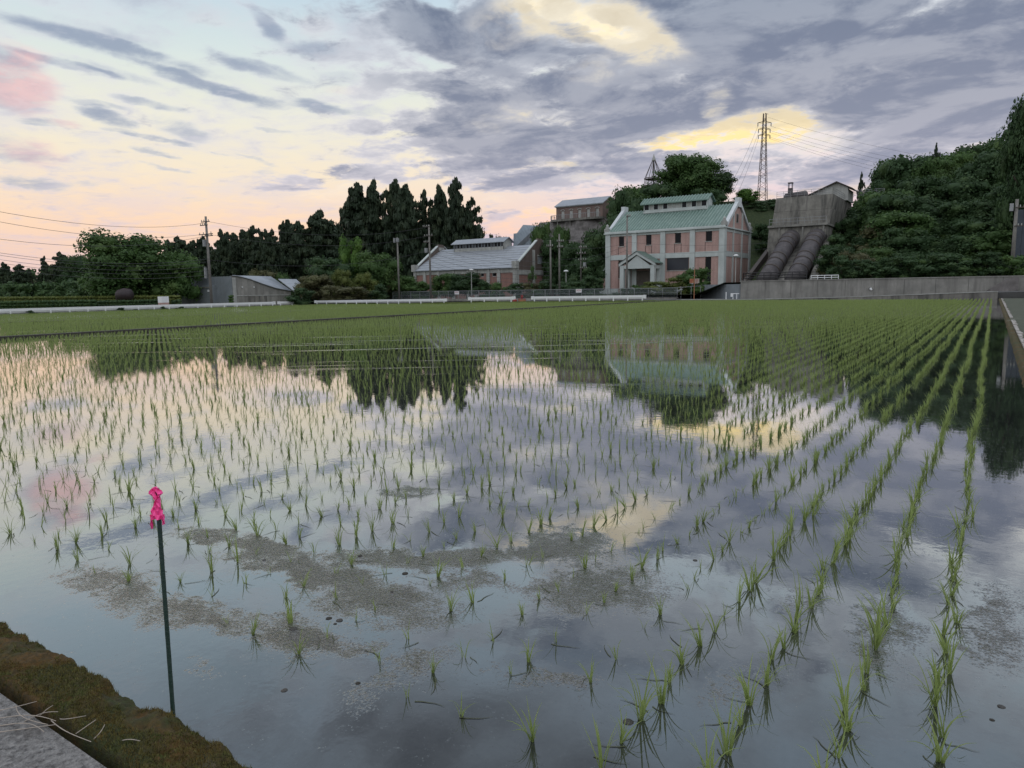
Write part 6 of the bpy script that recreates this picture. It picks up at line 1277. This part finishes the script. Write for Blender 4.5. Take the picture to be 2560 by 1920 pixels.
for sx, L, sd in ((-1, .050, 5), (1, .036, 6)):
    c = st - ax * .088 + R0 * (.020 * sx); bow(c, [(-L, .0035), (-L * .7, .005), (-L * .35, .0045), (0, .005)], seed=sd).build('tape_end', MAT['pink'], t)
# dry straw on the slab
rs = random.Random(31)
def straw(u0, v0, u1, v1, curl, z0, z1, label):
    a, b = on_z(u0, v0, z0), on_z(u1, v1, z1); s = (b - a).cross(Vector((0, 0, 1))); pts = []
    for i in range(11):
        f = i / 10; p = a + (b - a) * f + s * (curl * math.sin(math.pi * f)); p.z += .006 * math.sin(math.pi * f) + .001; pts.append(p)
    o = MB(a).tube(pts, .0019, 5, .0011).build('dry_straw', MAT['straw'], None, True); o.location = a; tag(o, label, 'straw', 'dry straws lying on the slab at lower left')
for i, (u0, v0, u1, v1, c, lb) in enumerate([(-20, 1780, 92, 1754, .12, 'dry straw nearest the moss, running out of the left edge'), (-20, 1800, 140, 1803, -.08, 'long straight dry straw across the slab'), (-10, 1832, 140, 1812, .05, 'dry straw just under the long straight one'), (60, 1805, 145, 1780, -.1, 'short straw whose tip lies on the dark joint'), (100, 1790, 133, 1764, .1, 'tiny straw crossing the others near the joint'),
        (128, 1802, 228, 1855, .05, 'straw slanting down right over the joint'), (150, 1798, 215, 1790, .15, 'curled straw reaching into the moss'), (190, 1835, 240, 1800, .2, 'hooked straw on the moss beside the joint'), (40, 1765, 120, 1812, .1, 'thin straw crossing diagonally'), (0, 1815, 110, 1830, -.1, 'thin straw low in the bundle'), (235, 1848, 262, 1812, .4, 'curled straw standing in the moss'), (305, 1852, 350, 1853, .02, 'single pale straw lying across the moss')]):
    straw(u0, v0, u1, v1, c, .125, .145 if i not in (6, 7, 10, 11) else .16, lb)
# stones and floating bits
def blobm(name, seed, mat):
    r = np.random.default_rng(seed); bm = bmesh.new(); bmesh.ops.create_icosphere(bm, subdivisions=2, radius=1)
    for v in bm.verts: v.co *= 1 + r.normal(0, .07); v.co.z *= .45
    me = bpy.data.meshes.new(name); bm.to_mesh(me); bm.free(); me.materials.append(mat); me.polygons.foreach_set('use_smooth', [True] * len(me.polygons)); return me
pb = [blobm('pebble', s, mottled('wet_mud_lump', (.06, .055, .048), (.035, .033, .03), 30, .35, .4, 120) if s == 1 else MAT['bund']) for s in (1, 2)]
for i, (u, v, w, lb) in enumerate([(733, 1572, 18, 'largest mud lump, left of the muddy pool'), (822, 1546, 15, 'left one of two mud lumps standing side by side'), (849, 1551, 17, 'right one of two mud lumps standing side by side'), (838, 1560, 9, 'tiny mud lump under the side by side pair'), (711, 1726, 15, 'mud lump alone in the dark water before the ledge'), (1013, 1434, 16, 'mud lump at the foot of a seedling, centre'), (1570, 1805, 24, 'flat pale lump in the dark water near the bottom'),
        (895, 1708, 12, 'small lump below the muddy patch'), (1738, 1401, 12, 'small floating lump in the smooth water right of centre'), (980, 1480, 8, 'tiny lump on the muddy patch'), (660, 1400, 9, 'tiny lump at the upper edge of the mud'), (900, 1390, 11, 'dark lump before the bright reflection'), (2503, 1767, 14, 'dark lump at the bright reflection, lower right'), (2480, 1800, 10, 'small dark lump under the lower right one')]):
    p = on_z(u, v); o = bpy.data.objects.new('mud_lump', pb[i % 2]); COL.objects.link(o); o.location = p; d = (p - CAM).length; o.scale = (w / FPX * d * .5,) * 2 + (w / FPX * d * .35,); o.rotation_euler[2] = i; tag(o, lb, 'mud lump', 'mud lumps breaking the water surface')
# stalk debris clods in the churned mud
r = np.random.default_rng(17); n = 1300; P = []
for k in range(n):
    c = PATCH[int(r.integers(0, 15))]; M2 = np.linalg.inv(np.array([[c[2], c[3]], [c[4], c[5]]])); a = r.uniform(0, 6.283); q = math.sqrt(r.uniform()) * .95; d = M2 @ np.array([q * math.cos(a), q * math.sin(a)]); P.append((c[0] + d[0], c[1] + d[1], -.001))
scatter('floating_scum', P, r.uniform(0, 6.28, n), r.uniform(.3, 1.3, n) * .0035, np.zeros(n, int), [blobm('scum', 5, MAT['scum'])] if 'scum' in MAT else [pb[1]], 'brown crumbs of floating mud scum on the shallow water', 'mud')
# sparse dead leaves lying on the water beside the seedlings
def leafm(seed):
    r = random.Random(seed); V = []; Q = []; p = Vector((0, 0, 0)); th = 0
    for i in range(6):
        w = .0022 * (1 - (i / 5) ** 2) + .0003; s = Vector((-math.sin(th), math.cos(th), 0)) * w; V += [tuple(p - s), tuple(p + s)]; th += r.uniform(-.3, .5); p = p + Vector((math.cos(th), math.sin(th), 0)) * .022
        if i < 5: Q.append((2 * i, 2 * i + 1, 2 * i + 3, 2 * i + 2))
    return np_mesh('leaf', V, Q, MAT['deadleaf'])
MAT['deadleaf'] = mottled('drowned_leaf', (.07, .085, .03), (.04, .04, .022), 20, .5, .1, 60)
fl = [leafm(k) for k in range(5)]; sel = np.concatenate([near_i, nd[:9000]]); sel = sel[r.uniform(0, 1, len(sel)) < .75]; m = len(sel)
scatter('floating_leaves', np.stack([XX[sel] + r.normal(0, .03, m), YY[sel] + r.normal(0, .03, m), XX[sel] * 0 + .002], -1), r.uniform(0, 6.28, m), r.uniform(.6, 1.3, m), r.integers(0, 5, m), fl, 'thin leaves lying flat on the water round the seedlings', 'leaves')
